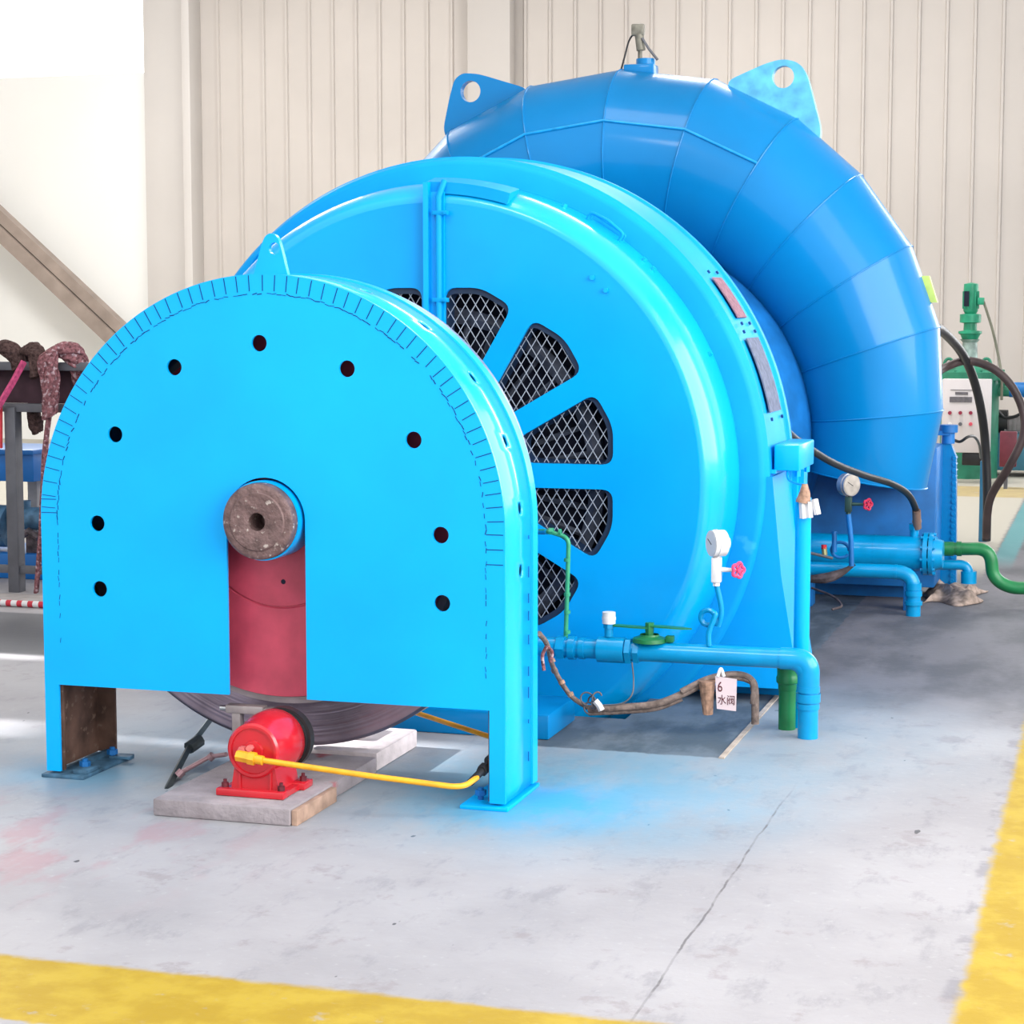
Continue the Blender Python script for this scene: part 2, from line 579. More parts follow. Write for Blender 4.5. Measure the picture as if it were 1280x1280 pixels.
# left wall (outside the frame) with narrow openings that let in strips of sun
WX = -13.4
tE = math.tan(radians(20))
ops = [(6.16, 6.42, -5.5, -3.72), (6.06, 6.50, -2.80, -2.10), (7.58, 7.70, -6.5, -4.38), (6.22, 6.28, -3.50, -3.42), (6.22, 6.28, -3.34, -3.2), (6.2, 6.28, -3.12, -2.95)]
holes_ = [[(a, (x0 - WX) * tE), (b_, (x0 - WX) * tE), (b_, (x1 - WX) * tE), (a, (x1 - WX) * tE)] for a, b_, x0, x1 in ops]
bm = NB()
prism(bm, [(-2, 0), (21.2, 0), (21.2, WH), (-2, WH)], holes_, WX, WX - .02, 'X')
struct('wall_left', bm, colm, flat=True)
# roof over the hall; the front bay is left open to let sky light in
bm = NB()
box(bm, (-16, 5.5, WH), (4.15, 21.2, WH + .1))
struct('ceiling', bm, mat('pale_roof_sheet', (.55, .54, .52), .7, 0, .3, .02, .5), flat=True)

# painted line kerb: cream edge angle of the pit cover
bm = NB(); box(bm, (-1.262, 6.55, 0), (-1.244, 7.70, .005))
struct('trim_4', bm, mat('cream_edge', (.40, .34, .29), .8, 0, .2, .1, 20), flat=True)

# ------------------------------------------------------------------ flywheel guard
CX, CZ, CR = -2.52, .838, .778
Y0, Y1 = 5.66, 5.985
guard = thing('flywheel_guard', 'bright blue arched steel guard on two legs around the shaft end, nearest the camera', 'machine guard', (CX, Y0, 0))
# front plate: arch + leg strips, shaft slot and round holes
ZB = .305
N = 72
arch = [(CX + CR * cos(pi * k / N), CZ + CR * sin(pi * k / N)) for k in range(N + 1)]
SL = .132
slot = [(CX + .003 + SL * cos(pi * k / 20), AZ + SL * sin(pi * k / 20)) for k in range(21)]
outer = [(CX + CR, .02)] + arch + [(CX - CR, .02), (CX - CR + .05, .02), (CX - CR + .05, ZB), (CX - SL + .003, ZB)] + slot[::-1] + [(CX + SL + .003, ZB), (CX + CR - .05, ZB), (CX + CR - .05, .02)]
holes = [(-2.531, 1.405), (-2.819, 1.329), (-2.243, 1.329), (-3.028, 1.116), (-2.03, 1.117), (-3.097, .832), (-1.945, .832), (-3.093, .622), (-1.941, .625)]
bm = NB()
prism(bm, outer, [circ(h[0], h[1], .0255, 24) for h in holes], Y0, Y0 + .010)
obj('front_plate', bm, blue, guard)


def wrap(s, y, r):
    """s runs along the guard rim: right foot, over the arch, left foot"""
    H_ = CZ - .02
    A = pi * CR
    if s < H_:
        return Vector((CX + r, y, .02 + s))
    if s < H_ + A:
        a = (s - H_) / CR
        return Vector((CX + r * cos(a), y, CZ + r * sin(a)))
    return Vector((CX - r, y, CZ - (s - H_ - A)))


TOT = 2 * (CZ - .02) + pi * CR
bm = NB()
HB = CZ - .02
RB = CR - .004
hs = sorted([HB + CR * radians(a) for a in (-9.3, 4.8, 20.4, 36.6, 53, 69, 85, 101, 117, 133, 149)])
cell = .045
hy = 5.825
Ya, Yb = Y0 + .011, Y1
breaks = [0]
for h in hs:
    n = max(1, int((h - cell / 2 - breaks[-1]) / .03))
    s0 = breaks[-1]
    for k in range(1, n + 1):
        breaks.append(s0 + (h - cell / 2 - s0) * k / n)
    breaks.append(h + cell / 2)
s0 = breaks[-1]
n = int((TOT - s0) / .03)
for k in range(1, n + 1):
    breaks.append(s0 + (TOT - s0) * k / n)
K = 16
unit = []
for k in range(K):
    c_, s_ = cos(2 * pi * k / K), sin(2 * pi * k / K)
    mx = max(abs(c_), abs(s_))
    unit.append((c_ / mx * cell / 2, s_ / mx * cell / 2))
side = sorted({round(u[1], 7) for u in unit if abs(abs(u[0]) - cell / 2) < 1e-6})
vcache = {}


def rv(s, y):
    key = (round(s, 5), round(y, 5))
    if key not in vcache:
        vcache[key] = bm.verts.new(wrap(s, y, RB))
    return vcache[key]


ishole = [any(abs((breaks[i] + breaks[i + 1]) / 2 - h) < 1e-4 for h in hs) for i in range(len(breaks) - 1)]
for i in range(len(breaks) - 1):
    a, b_ = breaks[i], breaks[i + 1]
    mid = (a + b_) / 2
    if not ishole[i]:
        la = [hy + y for y in side] if i > 0 and ishole[i - 1] else []
        lb = [hy + y for y in side] if i + 1 < len(ishole) and ishole[i + 1] else []
        poly = [rv(a, Ya), rv(b_, Ya)] + [rv(b_, y) for y in lb] + [rv(b_, Yb), rv(a, Yb)] + [rv(a, y) for y in reversed(la)]
        bm.faces.new(poly)
    else:
        low = sorted([u for u in unit if abs(u[1] + cell / 2) < 1e-6])
        top = sorted([u for u in unit if abs(u[1] - cell / 2) < 1e-6])
        bm.faces.new([rv(a, Ya), rv(b_, Ya)] + [rv(mid + u[0], hy + u[1]) for u in reversed(low)])
        bm.faces.new([rv(mid + u[0], hy + u[1]) for u in top] + [rv(b_, Yb), rv(a, Yb)])
        for k in range(K):
            k2 = (k + 1) % K
            sq = [rv(mid + unit[q][0], hy + unit[q][1]) for q in (k, k2)]
            ci = [rv(mid + .019 * cos(2 * pi * q / K), hy + .019 * sin(2 * pi * q / K)) for q in (k2, k)]
            bm.faces.new(sq + ci)
rim = obj('rim_band', bm, blue_rim, guard)
so = rim.modifiers.new('s', 'SOLIDIFY'); so.thickness = .008; so.offset = 0
# rolled lip at the rear of the rim and a weld ridge
bm = NB()
n = 110
ring = []
for k in range(n + 1):
    s = TOT * k / n
    ring.append([bm.verts.new(wrap(s, yy, rr)) for yy, rr in ((Y1 - .05, CR - .003), (Y1 - .048, CR + .006), (Y1 + .004, CR + .006), (Y1 + .004, CR - .012))])
for k in range(n):
    for j in range(3):
        bm.faces.new((ring[k][j], ring[k + 1][j], ring[k + 1][j + 1], ring[k][j + 1]))
obj('rear_lip', bm, blue, guard)
# short radial cuts of the bent edge strip and the wavy joint line
bm = NB()


def mark(p, q, w, y=Y0 - .0012):
    d = (Vector(q) - Vector(p)).normalized(); nn = Vector((-d.y, d.x)) * w / 2
    p = Vector(p); q = Vector(q)
    c = [p + nn, q + nn, q - nn, p - nn]
    a = [bm.verts.new((v.x, y, v.y)) for v in c]; b2 = [bm.verts.new((v.x, Y0 + .001, v.y)) for v in c]
    bm.faces.new(a)
    for i in range(4):
        bm.faces.new((a[i], a[(i + 1) % 4], b2[(i + 1) % 4], b2[i]))


RI = CR - .060
sidez = [z for z in [CZ - .045 * k for k in range(0, 3)]]
for k in range(1, 58):
    a = pi * k / 58 + random.uniform(-.004, .004)
    mark((CX + (RI + random.uniform(.004, .012)) * cos(a), CZ + (RI + .008) * sin(a)), (CX + (CR - .003) * cos(a), CZ + (CR - .003) * sin(a)), .0026 if k < 45 else .0018)
for z in sidez:
    mark((CX + RI, z), (CX + CR - .006, z), .0026)
for z in (.905, .862):
    mark((CX - RI - .004, z), (CX - CR + .003, z), .002)
for k in range(140):
    if random.random() < .22:
        continue
    a = pi * k / 140
    rr = RI + random.uniform(-.003, .003)
    r2 = RI + random.uniform(-.003, .003)
    mark((CX + rr * cos(a), CZ + rr * sin(a)), (CX + r2 * cos(a + .021), CZ + r2 * sin(a + .021)), random.uniform(.0015, .0032))
for z in [CZ - .02 * k for k in range(22)]:
    for sx in (-1, 1):
        if random.random() < .55:
            mark((CX + sx * (RI + random.uniform(-.003, .003)), z), (CX + sx * RI, z - .016), random.uniform(.001, .002))
obj('edge_strip_cuts', bm, seam, guard, flat=True, label='dark cuts and wavy joint of the edge strip')
# vertical slit marks on the right flank
for z in (.80, .68, .60, .545, .47, .37, .30, .22, .10):
    h_ = random.choice((.012, .03, .035))
    bm = NB()
    box(bm, (CX + CR - .001, 5.905, z), (CX + CR + .0012, 5.910, z + h_))
    obj('rim_slot', bm, seam, guard, flat=True)
# lug
bm = NB()
lug = [(-.088, -.02), (.078, -.02), (.05, .07), (.034, .115), (.018, .133), (-.006, .138), (-.028, .128), (-.042, .105), (-.062, .055)]
lz = CZ + CR
lx = P(341, 330, 5.78).x
prism(bm, [(lx + p[0] * .74, lz + p[1] * .93) for p in roundpoly(lug, .02, 3)], [circ(lx + .010, lz + .080, .0185, 20)], 5.77, 5.79)
obj('lifting_lug', bm, blue, guard)
# channel legs and foot plates
for sx in (-1, 1):
    bm = NB()
    xo = CX + sx * (CR - .0125)
    xi = xo - sx * .012
    zt = CZ - .05
    box(bm, (min(xo, xi), Y0 + .025, .023), (max(xo, xi), Y1 - .023, zt - .001))
    xf = xo - sx * .075
    box(bm, (min(xo, xf), Y1 - .022, .022), (max(xo, xf), Y1 - .012, zt))
    box(bm, (min(xo, xo - sx * .045), Y0 + .014, .022), (max(xo, xo - sx * .045), Y0 + .024, zt))
    obj('leg', bm, brown, guard, flat=True, label='brown primed channel leg inside the guard')
    bm = NB()
    fx0, fx1 = sorted((CX + sx * (CR + .012), CX + sx * (CR - .14)))
    box(bm, (fx0, Y0 - .015, .0), (fx1, Y1 + .01, .012), bev=.002)
    if sx < 0:
        box(bm, (fx0 + .10, Y0 + .01, .012), (fx1 - .004, Y0 + .10, .026), bev=.002)
        box(bm, (fx1 - .05, Y1 - .08, .012), (fx1 + .03, Y1 - .05, .022), bev=.002)
        box(bm, (fx1 - .09, Y0 + .12, .012), (fx1 - .075, Y1 - .02, .03))
    fp = obj('foot_plate', bm, mat('grimy_blue_grey', (.05, .12, .19), .6, 0, .3, .3, 14) if sx < 0 else blue, guard)
    for yy in (Y0 + .07, Y1 - .07):
        bm = NB()
        bx = CX + sx * (CR - .10)
        cyl(bm, (bx, yy, .012), (bx, yy, .05), .009, 10)
        cyl(bm, (bx, yy, .026), (bx, yy, .042), .018, 6)
        obj('anchor_bolt', bm, blue_dk, fp)

# ------------------------------------------------------------------ flywheel and shaft
fly = thing('flywheel', 'large round flywheel with red face and dark turned rim inside the blue guard', 'flywheel', (AX, 5.9, 0))
bm = NB()
lathe(bm, [(5.765, .0), (5.765, .283), (5.772, .285), (5.772, .288), (5.767, .292), (5.767, .572), (5.775, .575), (5.86, .575)], (AX, AZ), seg=128)
obj('red_disc', bm, redface, fly, label='pinkish red painted disc face')
bm = NB()
lathe(bm, [(5.86, .0), (5.86, .585)], (AX, AZ), seg=96)
lathe(bm, [(5.80, .576), (5.80, .600), (5.865, .612)], (AX, AZ), seg=128)
obj('pale_step', bm, mat('pale_machined_steel', (.42, .36, .38), .4, .3, .4, .1, 12), fly, label='pale machined step around the red disc')
bm = NB()
lathe(bm, [(5.868, .30), (5.868, .742), (5.876, .752), (6.08, .752), (6.09, .742), (6.09, .3)], (AX, AZ), seg=160, close=False)
obj('rim', bm, turned, fly, label='dark turned steel rim with circular grooves')
bm = NB()
cyl(bm, (AX + .015, 5.764, .655), (AX + .015, 5.7645, .655), .008, 14)
bm2 = bm
obj('dowel_hole', bm, dark, fly)
bm = NB()
R_ = .118
lathe(bm, [(5.70, .001), (5.70, .026), (5.60, .028), (5.598, .032), (5.598, .088), (5.602, .092), (5.602, .104), (5.606, R_ - .004), (5.612, R_), (5.66, R_), (5.762, R_)], (AX, AZ), seg=64)
sh = obj('shaft_end', bm, steelrust, fly, label='rusty brown shaft end with a centre bore')
bm = NB()
lathe(bm, [(5.64, R_ + .001), (5.64, R_ + .006), (5.76, R_ + .006)], (AX, AZ), seg=64)
obj('shaft_collar', bm, blue, fly)
bm = NB(); cyl(bm, (AX, 6.09, AZ), (AX, 7.19, AZ), .10, 32)
obj('shaft', bm, greyst, fly)

# bearing pedestal between flywheel and generator
ped = thing('bearing_pedestal', 'blue bearing base behind the flywheel, seen below the guard', 'bearing', (-2.45, 6.85, 0))
bm = NB()
box(bm, (-2.95, 6.66, 0), (-1.89, 7.02, .09), bev=.008)
obj('base_beam', bm, blue_d, ped)
bm = NB()
box(bm, (-2.80, 6.70, .10), (-2.24, 6.98, .62), bev=.02)
lathe(bm, [(6.68, .13), (6.68, .22), (7.0, .22), (7.0, .13)], (AX, AZ), seg=40)
obj('bearing_housing', bm, blue_d, ped)

# ------------------------------------------------------------------ pump and its plinth
bm = NB()
box(bm, (-2.735, 5.30, 0), (-2.292, 6.02, .052), bev=.006)
o = tag(obj('concrete_plinth', bm, plinthm), 'low grey concrete plinth stained red under the red pump', 'plinth')
bm = NB()
box(bm, (-2.60, 6.035, 0), (-2.297, 6.43, .062), bev=.008)
box(bm, (-2.50, 6.20, .0621), (-2.42, 6.38, .085), bev=.008)
tag(obj('concrete_block', bm, paleblk), 'pale concrete block with a sunlit top behind the plinth', 'concrete block')
bm = NB()
box(bm, (-2.2905, 5.31, 0), (-2.272, 5.62, .046), bev=.002)
tag(obj('wooden_plank', bm, woodm), 'tan board edging the right side of the concrete plinth', 'plank')

PZ = .053
pump = thing('oil_pump', 'small bright red oil pump bolted on the concrete plinth under the guard', 'pump', (-2.42, 5.5, PZ))
pcx, pcz = P(318, 938, 5.42).x, P(318, 938, 5.42).z
bm = NB()
lathe(bm, [(5.405, .001), (5.405, .030), (5.412, .032), (5.412, .068), (5.405, .070), (5.405, .078), (5.412, .084), (5.47, .086), (5.478, .090), (5.53, .098), (5.575, .098), (5.585, .092), (5.585, .001)], (pcx, pcz), seg=56)
obj('body', bm, red, pump)
bm = NB()
lathe(bm, [(5.587, .001), (5.587, .086), (5.60, .086), (5.60, .097), (5.63, .097), (5.63, .001)], (pcx + .01, pcz), seg=48)
obj('rear_flange', bm, black, pump)
bm = NB()
box(bm, (pcx - .115, 5.39, PZ), (pcx + .105, 5.44, PZ + .022), bev=.003)
box(bm, (pcx - .113, 5.52, PZ), (pcx + .118, 5.59, PZ + .022), bev=.003)
box(bm, (pcx - .110, 5.43, PZ + .001), (pcx - .07, 5.53, PZ + .018))
box(bm, (pcx + .065, 5.43, PZ + .001), (pcx + .102, 5.53, PZ + .018))
w0, w1 = .078, .062
zz0, zz1 = PZ + .015, pcz - .03
for (ya, yb) in ((5.42, 5.57),):
    vs = [bm.verts.new(v) for v in ((pcx - w0, ya, zz0), (pcx + w0, ya, zz0), (pcx + w0, yb, zz0), (pcx - w0, yb, zz0), (pcx - w1, ya, zz1), (pcx + w1, ya, zz1), (pcx + w1, yb, zz1), (pcx - w1, yb, zz1))]
    for f in ((0, 3, 2, 1), (4, 5, 6, 7), (0, 1, 5, 4), (1, 2, 6, 5), (2, 3, 7, 6), (3, 0, 4, 7)):
        bm.faces.new([vs[i] for i in f])
box(bm, (pcx - .05, 5.414, zz0 + .005), (pcx - .044, 5.42, zz1 - .01))
box(bm, (pcx + .05, 5.414, zz0 + .005), (pcx + .056, 5.42, zz1 - .01))
obj('foot', bm, red, pump)
pump_bolts = None
for (dx, yy) in ((-.095, 5.415), (.088, 5.415), (-.095, 5.555), (.10, 5.555)):
    bm = NB()
    cyl(bm, (pcx + dx, yy, PZ + .018), (pcx + dx, yy, PZ + .036), .011, 6)
    cyl(bm, (pcx + dx, yy, PZ + .018), (pcx + dx, yy, PZ + .046), .006, 8)
    obj('bolt', bm, mat('dark_red_bolt', (.12, .02, .03), .5, .3, .4, .1, 20), pump)
bm = NB()
cyl(bm, (pcx - .028, 5.385, pcz + .004), (pcx - .028, 5.405, pcz + .004), .013, 6)
cyl(bm, (pcx - .003, 5.385, pcz + .012), (pcx - .003, 5.405, pcz + .012), .010, 6)
obj('plug', bm, mat('pale_red_fitting', (.60, .16, .16), .4, .2, .5, .1, 20), pump)
# roller bracket above the pump
br = thing('brake_bracket', 'small grey steel bracket above the red pump against the flywheel rim', 'bracket', (-2.5, 5.8, .24))
a = P(283, 885, 5.74)
bm = NB()
box(bm, (a.x, 5.73, a.z - .014), (a.x + .13, 5.77, a.z + .012), bev=.003)
box(bm, (a.x + .02, 5.735, a.z - .10), (a.x + .05, 5.765, a.z - .01), bev=.003)
box(bm, (a.x + .10, 5.735, a.z - .03), (a.x + .19, 5.775, a.z + .006), bev=.003)
obj('arm', bm, mat('pale_grey_steel', (.36, .31, .31), .4, .4, .5, .1, 20), br)
bm = NB()
cyl(bm, (a.x - .025, 5.75, a.z - .002), (a.x + .0, 5.75, a.z - .002), .009, 10)
obj('bolt', bm, galv, br)

# yellow oil pipe with brass nut
yp = thing('oil_pipe', 'yellow oil pipe running from the red pump towards the right guard leg', 'pipe', (-2.2, 5.4, .1))
p0 = P(300, 945, 5.37)
pts = [p0, P(325, 950, 5.37), P(455, 969, 5.41), P(578, 985, 5.52), P(596, 972, 5.63)]
bm = NB()
tube(bm, fillet(pts, .05), .0088, 14)
obj('pipe', bm, yellow_p, yp)
bm = NB()
d_ = (pts[1] - pts[0]).normalized()
cyl(bm, p0 - d_ * .01, p0 + d_ * .028, .017, 6)
cyl(bm, p0 + d_ * .028, p0 + d_ * .05, .020, 6)
cyl(bm, p0 + d_ * .05, p0 + d_ * .075, .014, 16)
obj('nut', bm, yellow_p, yp)
bm = NB()
a, b_ = P(588, 978, 5.60), P(613, 953, 5.72)
cyl(bm, a, b_, .0115, 14)
cyl(bm, a.lerp(b_, .55), a.lerp(b_, .75), .018, 6)
cyl(bm, b_, b_ + (b_ - a) * .25, .022, 16)
obj('hose_fitting', bm, black, yp, label='black hose fitting at the end of the yellow pipe')
bm = NB()
tube(bm, [P(505, 886, 6.25), P(560, 904, 6.12), P(628, 926, 5.95)], .0085, 12)
tag(obj('oil_pipe', bm, yellow_p), 'thin yellow pipe sloping behind the guard, above the pale concrete block', 'pipe')

# floor lever / hinge gear left of the plinth
lv = thing('drain_lever', 'dark bar and pinkish rod lying on the floor left of the plinth', 'lever', (-2.9, 5.9, 0))
bm = NB()
tube(bm, [P(208, 988, 5.62) , P(236, 935, 5.95), P(270, 890, 6.25)], .012, 4)
tube(bm, [P(236, 935, 5.95), P(250, 925, 6.0)], .022, 8)
obj('bar', bm, mat('dark_grey_steel', (.06, .075, .08), .5, .3, .4, .2, 20), lv)
bm = NB()
tube(bm, [P(222, 968, 5.72), P(262, 946, 5.82), P(283, 943, 5.8)], .0075, 10)
tube(bm, [P(262, 948, 5.82), P(266, 944, 5.82)], .013, 10)
tube(bm, [P(222, 970, 5.72), P(228, 964, 5.73)], .014, 8)
obj('rod', bm, mat('pinkish_rod', (.36, .22, .24), .4, .4, .4, .1, 20), lv)

# ------------------------------------------------------------------ generator
gen = thing('generator', 'big round blue generator with mesh-covered vents, behind the guard', 'generator', (AX, 7.7, 0))
VX, VZ = -2.50, .888
vents = []
for k in range(12):
    a0 = radians(30 * k)
    w = .046
    u0 = Vector((cos(a0), sin(a0))); n0 = Vector((-sin(a0), cos(a0)))
    a1 = radians(30 * k + 30)
    u1 = Vector((cos(a1), sin(a1))); n1 = Vector((sin(a1), -cos(a1)))

    def on0(r):
        return u0 * math.sqrt(r * r - w * w) + n0 * w

    def on1(r):
        return u1 * math.sqrt(r * r - w * w) + n1 * w
    am = (a0 + a1) / 2
    pts = [on0(.355), on0(.705), Vector((cos(am), sin(am))) * .728, on1(.705), on1(.355)]
    poly = roundpoly([(VX + p.x, VZ + p.y) for p in pts], .045, 5)
    vents.append(poly)
EY = 7.2
bm = NB()
prism(bm, circ(AX, AZ, 1.052, 128), vents + [circ(AX, AZ, .125, 40)], EY, EY + .012)
# folded inner edge of every vent
for poly in vents:
    cx = sum(p[0] for p in poly) / len(poly); cz = sum(p[1] for p in poly) / len(poly)
    n = len(poly)
    A_ = [bm.verts.new((p[0], EY + .011, p[1])) for p in poly]
    B_ = [bm.verts.new((p[0] + (cx - p[0]) * .10, EY + .06, p[1] + (cz - p[1]) * .10)) for p in poly]
    for i in range(n):
        bm.faces.new((A_[i], A_[(i + 1) % n], B_[(i + 1) % n], B_[i]))
obj('end_cover', bm, blue_g, gen)
bm = NB()
for poly in vents:
    cx = sum(p[0] for p in poly) / len(poly); cz = sum(p[1] for p in poly) / len(poly)
    n = len(poly)
    A_ = [bm.verts.new((p[0] + (cx - p[0]) * .012, EY + .013, p[1] + (cz - p[1]) * .012)) for p in poly]
    B_ = [bm.verts.new((p[0] + (cx - p[0]) * .13, EY + .075, p[1] + (cz - p[1]) * .13)) for p in poly]
    for i in range(n):
        bm.faces.new((A_[i], A_[(i + 1) % n], B_[(i + 1) % n], B_[i]))
obj('vent_liner', bm, mat('dark_blue_liner', (.012, .03, .075), .55, 0, .4, .1, 10), gen)
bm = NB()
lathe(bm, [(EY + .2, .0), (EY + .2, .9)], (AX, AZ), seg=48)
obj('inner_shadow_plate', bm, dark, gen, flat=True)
# windings seen through the vents
bm = NB()
for k in range(36):
    a = 2 * pi * k / 36
    c = Vector((AX + .56 * cos(a), EY + .16, AZ + .56 * sin(a)))
    d = Vector((cos(a), 0, sin(a)))
    tube(bm, [c - d * .16, c + d * .10], .012, 6)
lathe(bm, [(EY + .13, .60), (EY + .12, .63), (EY + .13, .66), (EY + .17, .66)], (AX, AZ), seg=72)
obj('winding', bm, mat('winding_grey', (.07, .08, .11), .6, .1, .3, .2, 20), gen)


# dark frames holding the grilles, wider at the outer end
for k, poly in enumerate(vents):
    if k in (5, 6, 7, 8):
        continue
    cx = sum(p[0] for p in poly) / len(poly); cz = sum(p[1] for p in poly) / len(poly)
    am = radians(30 * k + 15)
    inner = [(cx + (p[0] - cx) * .955 - .016 * cos(am), cz + (p[1] - cz) * .955 - .016 * sin(am)) for p in poly]
    bm = NB()
    prism(bm, [(cx + (p[0] - cx) * 1.0, cz + (p[1] - cz) * 1.0) for p in poly], [inner], EY + .014, EY + .019)
    obj('vent_frame', bm, mat('navy_frame', (.016, .035, .075), .45, .1, .4, .1, 10), gen, flat=True)


# expanded-mesh grilles, one per vent
def clip(poly, a, b):
    # clip segment a-b against a (convex) polygon given counter-clockwise
    t0, t1 = 0., 1.
    d = (b[0] - a[0], b[1] - a[1])
    n = len(poly)
    for i in range(n):
        p, q = poly[i], poly[(i + 1) % n]
        ex, ez = q[0] - p[0], q[1] - p[1]
        if hypot(ex, ez) < 1e-7:
            continue
        num = ex * (a[1] - p[1]) - ez * (a[0] - p[0])
        den = ex * d[1] - ez * d[0]
        if abs(den) < 1e-12:
            if num < 0:
                return None
            continue
        t = -num / den
        if den > 0:
            t0 = max(t0, t)
        else:
            t1 = min(t1, t)
    return (t0, t1) if t0 < t1 else None


for k, poly in enumerate(vents):
    if k in (5, 6, 7, 8):          # wholly behind the guard
        continue
    bm = NB()
    gy = EY + .022
    cw, chh = .040, .064
    for sgn in (-1, 1):
        dv = Vector((cw, chh * sgn)).normalized()
        nv = Vector((-dv.y, dv.x))
        step = abs(Vector((cw, 0)).dot(nv))
        for i in range(-60, 60):
            o0 = Vector((VX, VZ)) + nv * (i * step)
            a = o0 - dv * 1.2; b_ = o0 + dv * 1.2
            r = clip(poly, a, b_)
            if r:
                p = a + (b_ - a) * r[0]; q = a + (b_ - a) * r[1]
                w = .0014
                c4 = [p + nv * w, q + nv * w, q - nv * w, p - nv * w]
                y_ = gy + (.001 if sgn > 0 else 0)
                fa = [bm.verts.new((v.x, y_, v.y)) for v in c4]
                fb = [bm.verts.new((v.x, y_ + .003, v.y)) for v in c4]
                bm.faces.new(fa); bm.faces.new(fb[::-1])
                for j in range(4):
                    bm.faces.new((fa[j], fa[(j + 1) % 4], fb[(j + 1) % 4], fb[j]))
    obj('vent_grille', bm, wire, gen, flat=True, label='diamond wire mesh over a vent')
# rounded shoulder and cylindrical shell
bm = NB()
lathe(bm, [(EY, 1.050), (EY - .001, 1.064), (EY + .006, 1.078), (EY + .022, 1.095), (EY + .048, 1.112), (EY + .085, 1.125), (EY + .13, 1.132), (EY + .30, 1.140), (EY + .345, 1.142)], (AX, AZ), seg=160)
obj('end_shoulder', bm, blue_rim, gen)
bm = NB()
lathe(bm, [(7.515, 1.10), (7.515, 1.212), (7.520, 1.226), (7.532, 1.236), (7.55, 1.240), (7.56, 1.248), (7.94, 1.262), (7.945, 1.272), (7.99, 1.272), (7.99, .9)], (AX, AZ), seg=160)
obj('stator_shell', bm, blue_w, gen)
# lower half: flared frame down to the base
bm = NB()
y0_, y1_ = 7.545, 7.96
zs = [.875, .5, .06]
xs = [1.262, 1.30, 1.375]
front = [(AX + xs[0], zs[0]), (AX + xs[1], zs[1]), (AX + xs[2], zs[2]), (AX - xs[2], zs[2]), (AX - xs[1], zs[1]), (AX - xs[0], zs[0])]
prism(bm, front[::-1], [], y0_, y1_)
obj('stator_frame', bm, blue_g, gen)
for sx in (-1, 1):
    bm = NB()
    box(bm, (AX + sx * 1.31 - .05, 7.97, .12), (AX + sx * 1.31 - .02, 8.25, .87))
    box(bm, (AX + sx * 1.26 - .02, 8.02, .12), (AX + sx * 1.26 + .05, 8.03, .87))
    obj('stiffener_rib', bm, blue, gen, flat=True)
bm = NB()
box(bm, (-3.97, 7.72, .0), (-1.155, 8.0, .06), bev=.004)
obj('base_frame', bm, blue_d, gen)
# split-line terminal block on the right flank
bm = NB()
box(bm, (-1.262, 7.60, .895), (-1.165, 7.98, .995), bev=.006)
box(bm, (-1.29, 7.58, .885), (-1.252, 7.995, .90))
for yy in (7.66, 7.9):
    cyl(bm, (-1.18, yy, .87), (-1.18, yy, .895), .012, 6)
obj('split_line_bracket', bm, blue, gen)
# nameplates on the shell's right flank
for (am, da, ya, yb, m_, lb) in ((33.5, 4.2, 7.66, 7.83, plate_r, 'reddish metal nameplate'), (18.5, 6.8, 7.62, 7.86, plate_g, 'grey metal nameplate')):
    bm = NB()
    n = 8
    rows = []
    for i in range(n + 1):
        a = radians(am - da + 2 * da * i / n)
        row = []
        for yy, rr in ((ya, 1.2605), (ya, 1.2655), (yb, 1.2675), (yb, 1.260)):
            row.append(bm.verts.new((AX + rr * cos(a), yy, AZ + rr * sin(a))))
        rows.append(row)
    for i in range(n):
        for j in range(3):
            bm.faces.new((rows[i][j], rows[i + 1][j], rows[i + 1][j + 1], rows[i][j + 1]))
    bm.faces.new(rows[0]); bm.faces.new(rows[-1][::-1])
    npl = obj('nameplate', bm, m_, gen, label=lb)
    for a_ in (am - da - 1.2, am + da + 1.2):
        for yy in (ya, yb):
            bm = NB()
            a2 = radians(a_)
            c = Vector((AX + 1.262 * cos(a2), yy, AZ + 1.262 * sin(a2)))
            cyl(bm, c, c + Vector((cos(a2), 0, sin(a2))) * .008, .007, 8)
            obj('screw', bm, seam, npl)


# rod handles on the shoulder
def shoulder(a, y, r=1.15):
    a = radians(a)
    return Vector((AX + r * cos(a), y, AZ + r * sin(a)))


for (a0, a1, yy) in ((60.5, 53, 7.43), (136, 129, 7.43)):
    bm = NB()
    tube(bm, fillet([shoulder(a0, yy, 1.135), shoulder(a0, yy - .004, 1.17), shoulder((a0 + a1) / 2, yy - .02, 1.178), shoulder(a1, yy - .004, 1.17), shoulder(a1, yy, 1.135)], .02), .0065, 10)
    tube(bm, fillet([shoulder(a0, yy + .05, 1.135), shoulder(a0, yy + .05, 1.165), shoulder(a1, yy + .05, 1.165), shoulder(a1, yy + .05, 1.135)], .02), .0045, 8)
    obj('handle', bm, blue_w, gen)
for a in (47, 44.5, 66, 25):
    bm = NB()
    c = shoulder(a, 7.45, 1.137); cyl(bm, c, c + (c - Vector((AX, 7.45, AZ))).normalized() * .014, .011, 6)
    obj('shoulder_bolt', bm, blue, gen)
for a in (50, 46):
    bm = NB()
    c = shoulder(a, 7.199, 1.0); cyl(bm, c, c + Vector((0, -.012, 0)), .010, 6)
    obj('cover_bolt', bm, blue, gen)
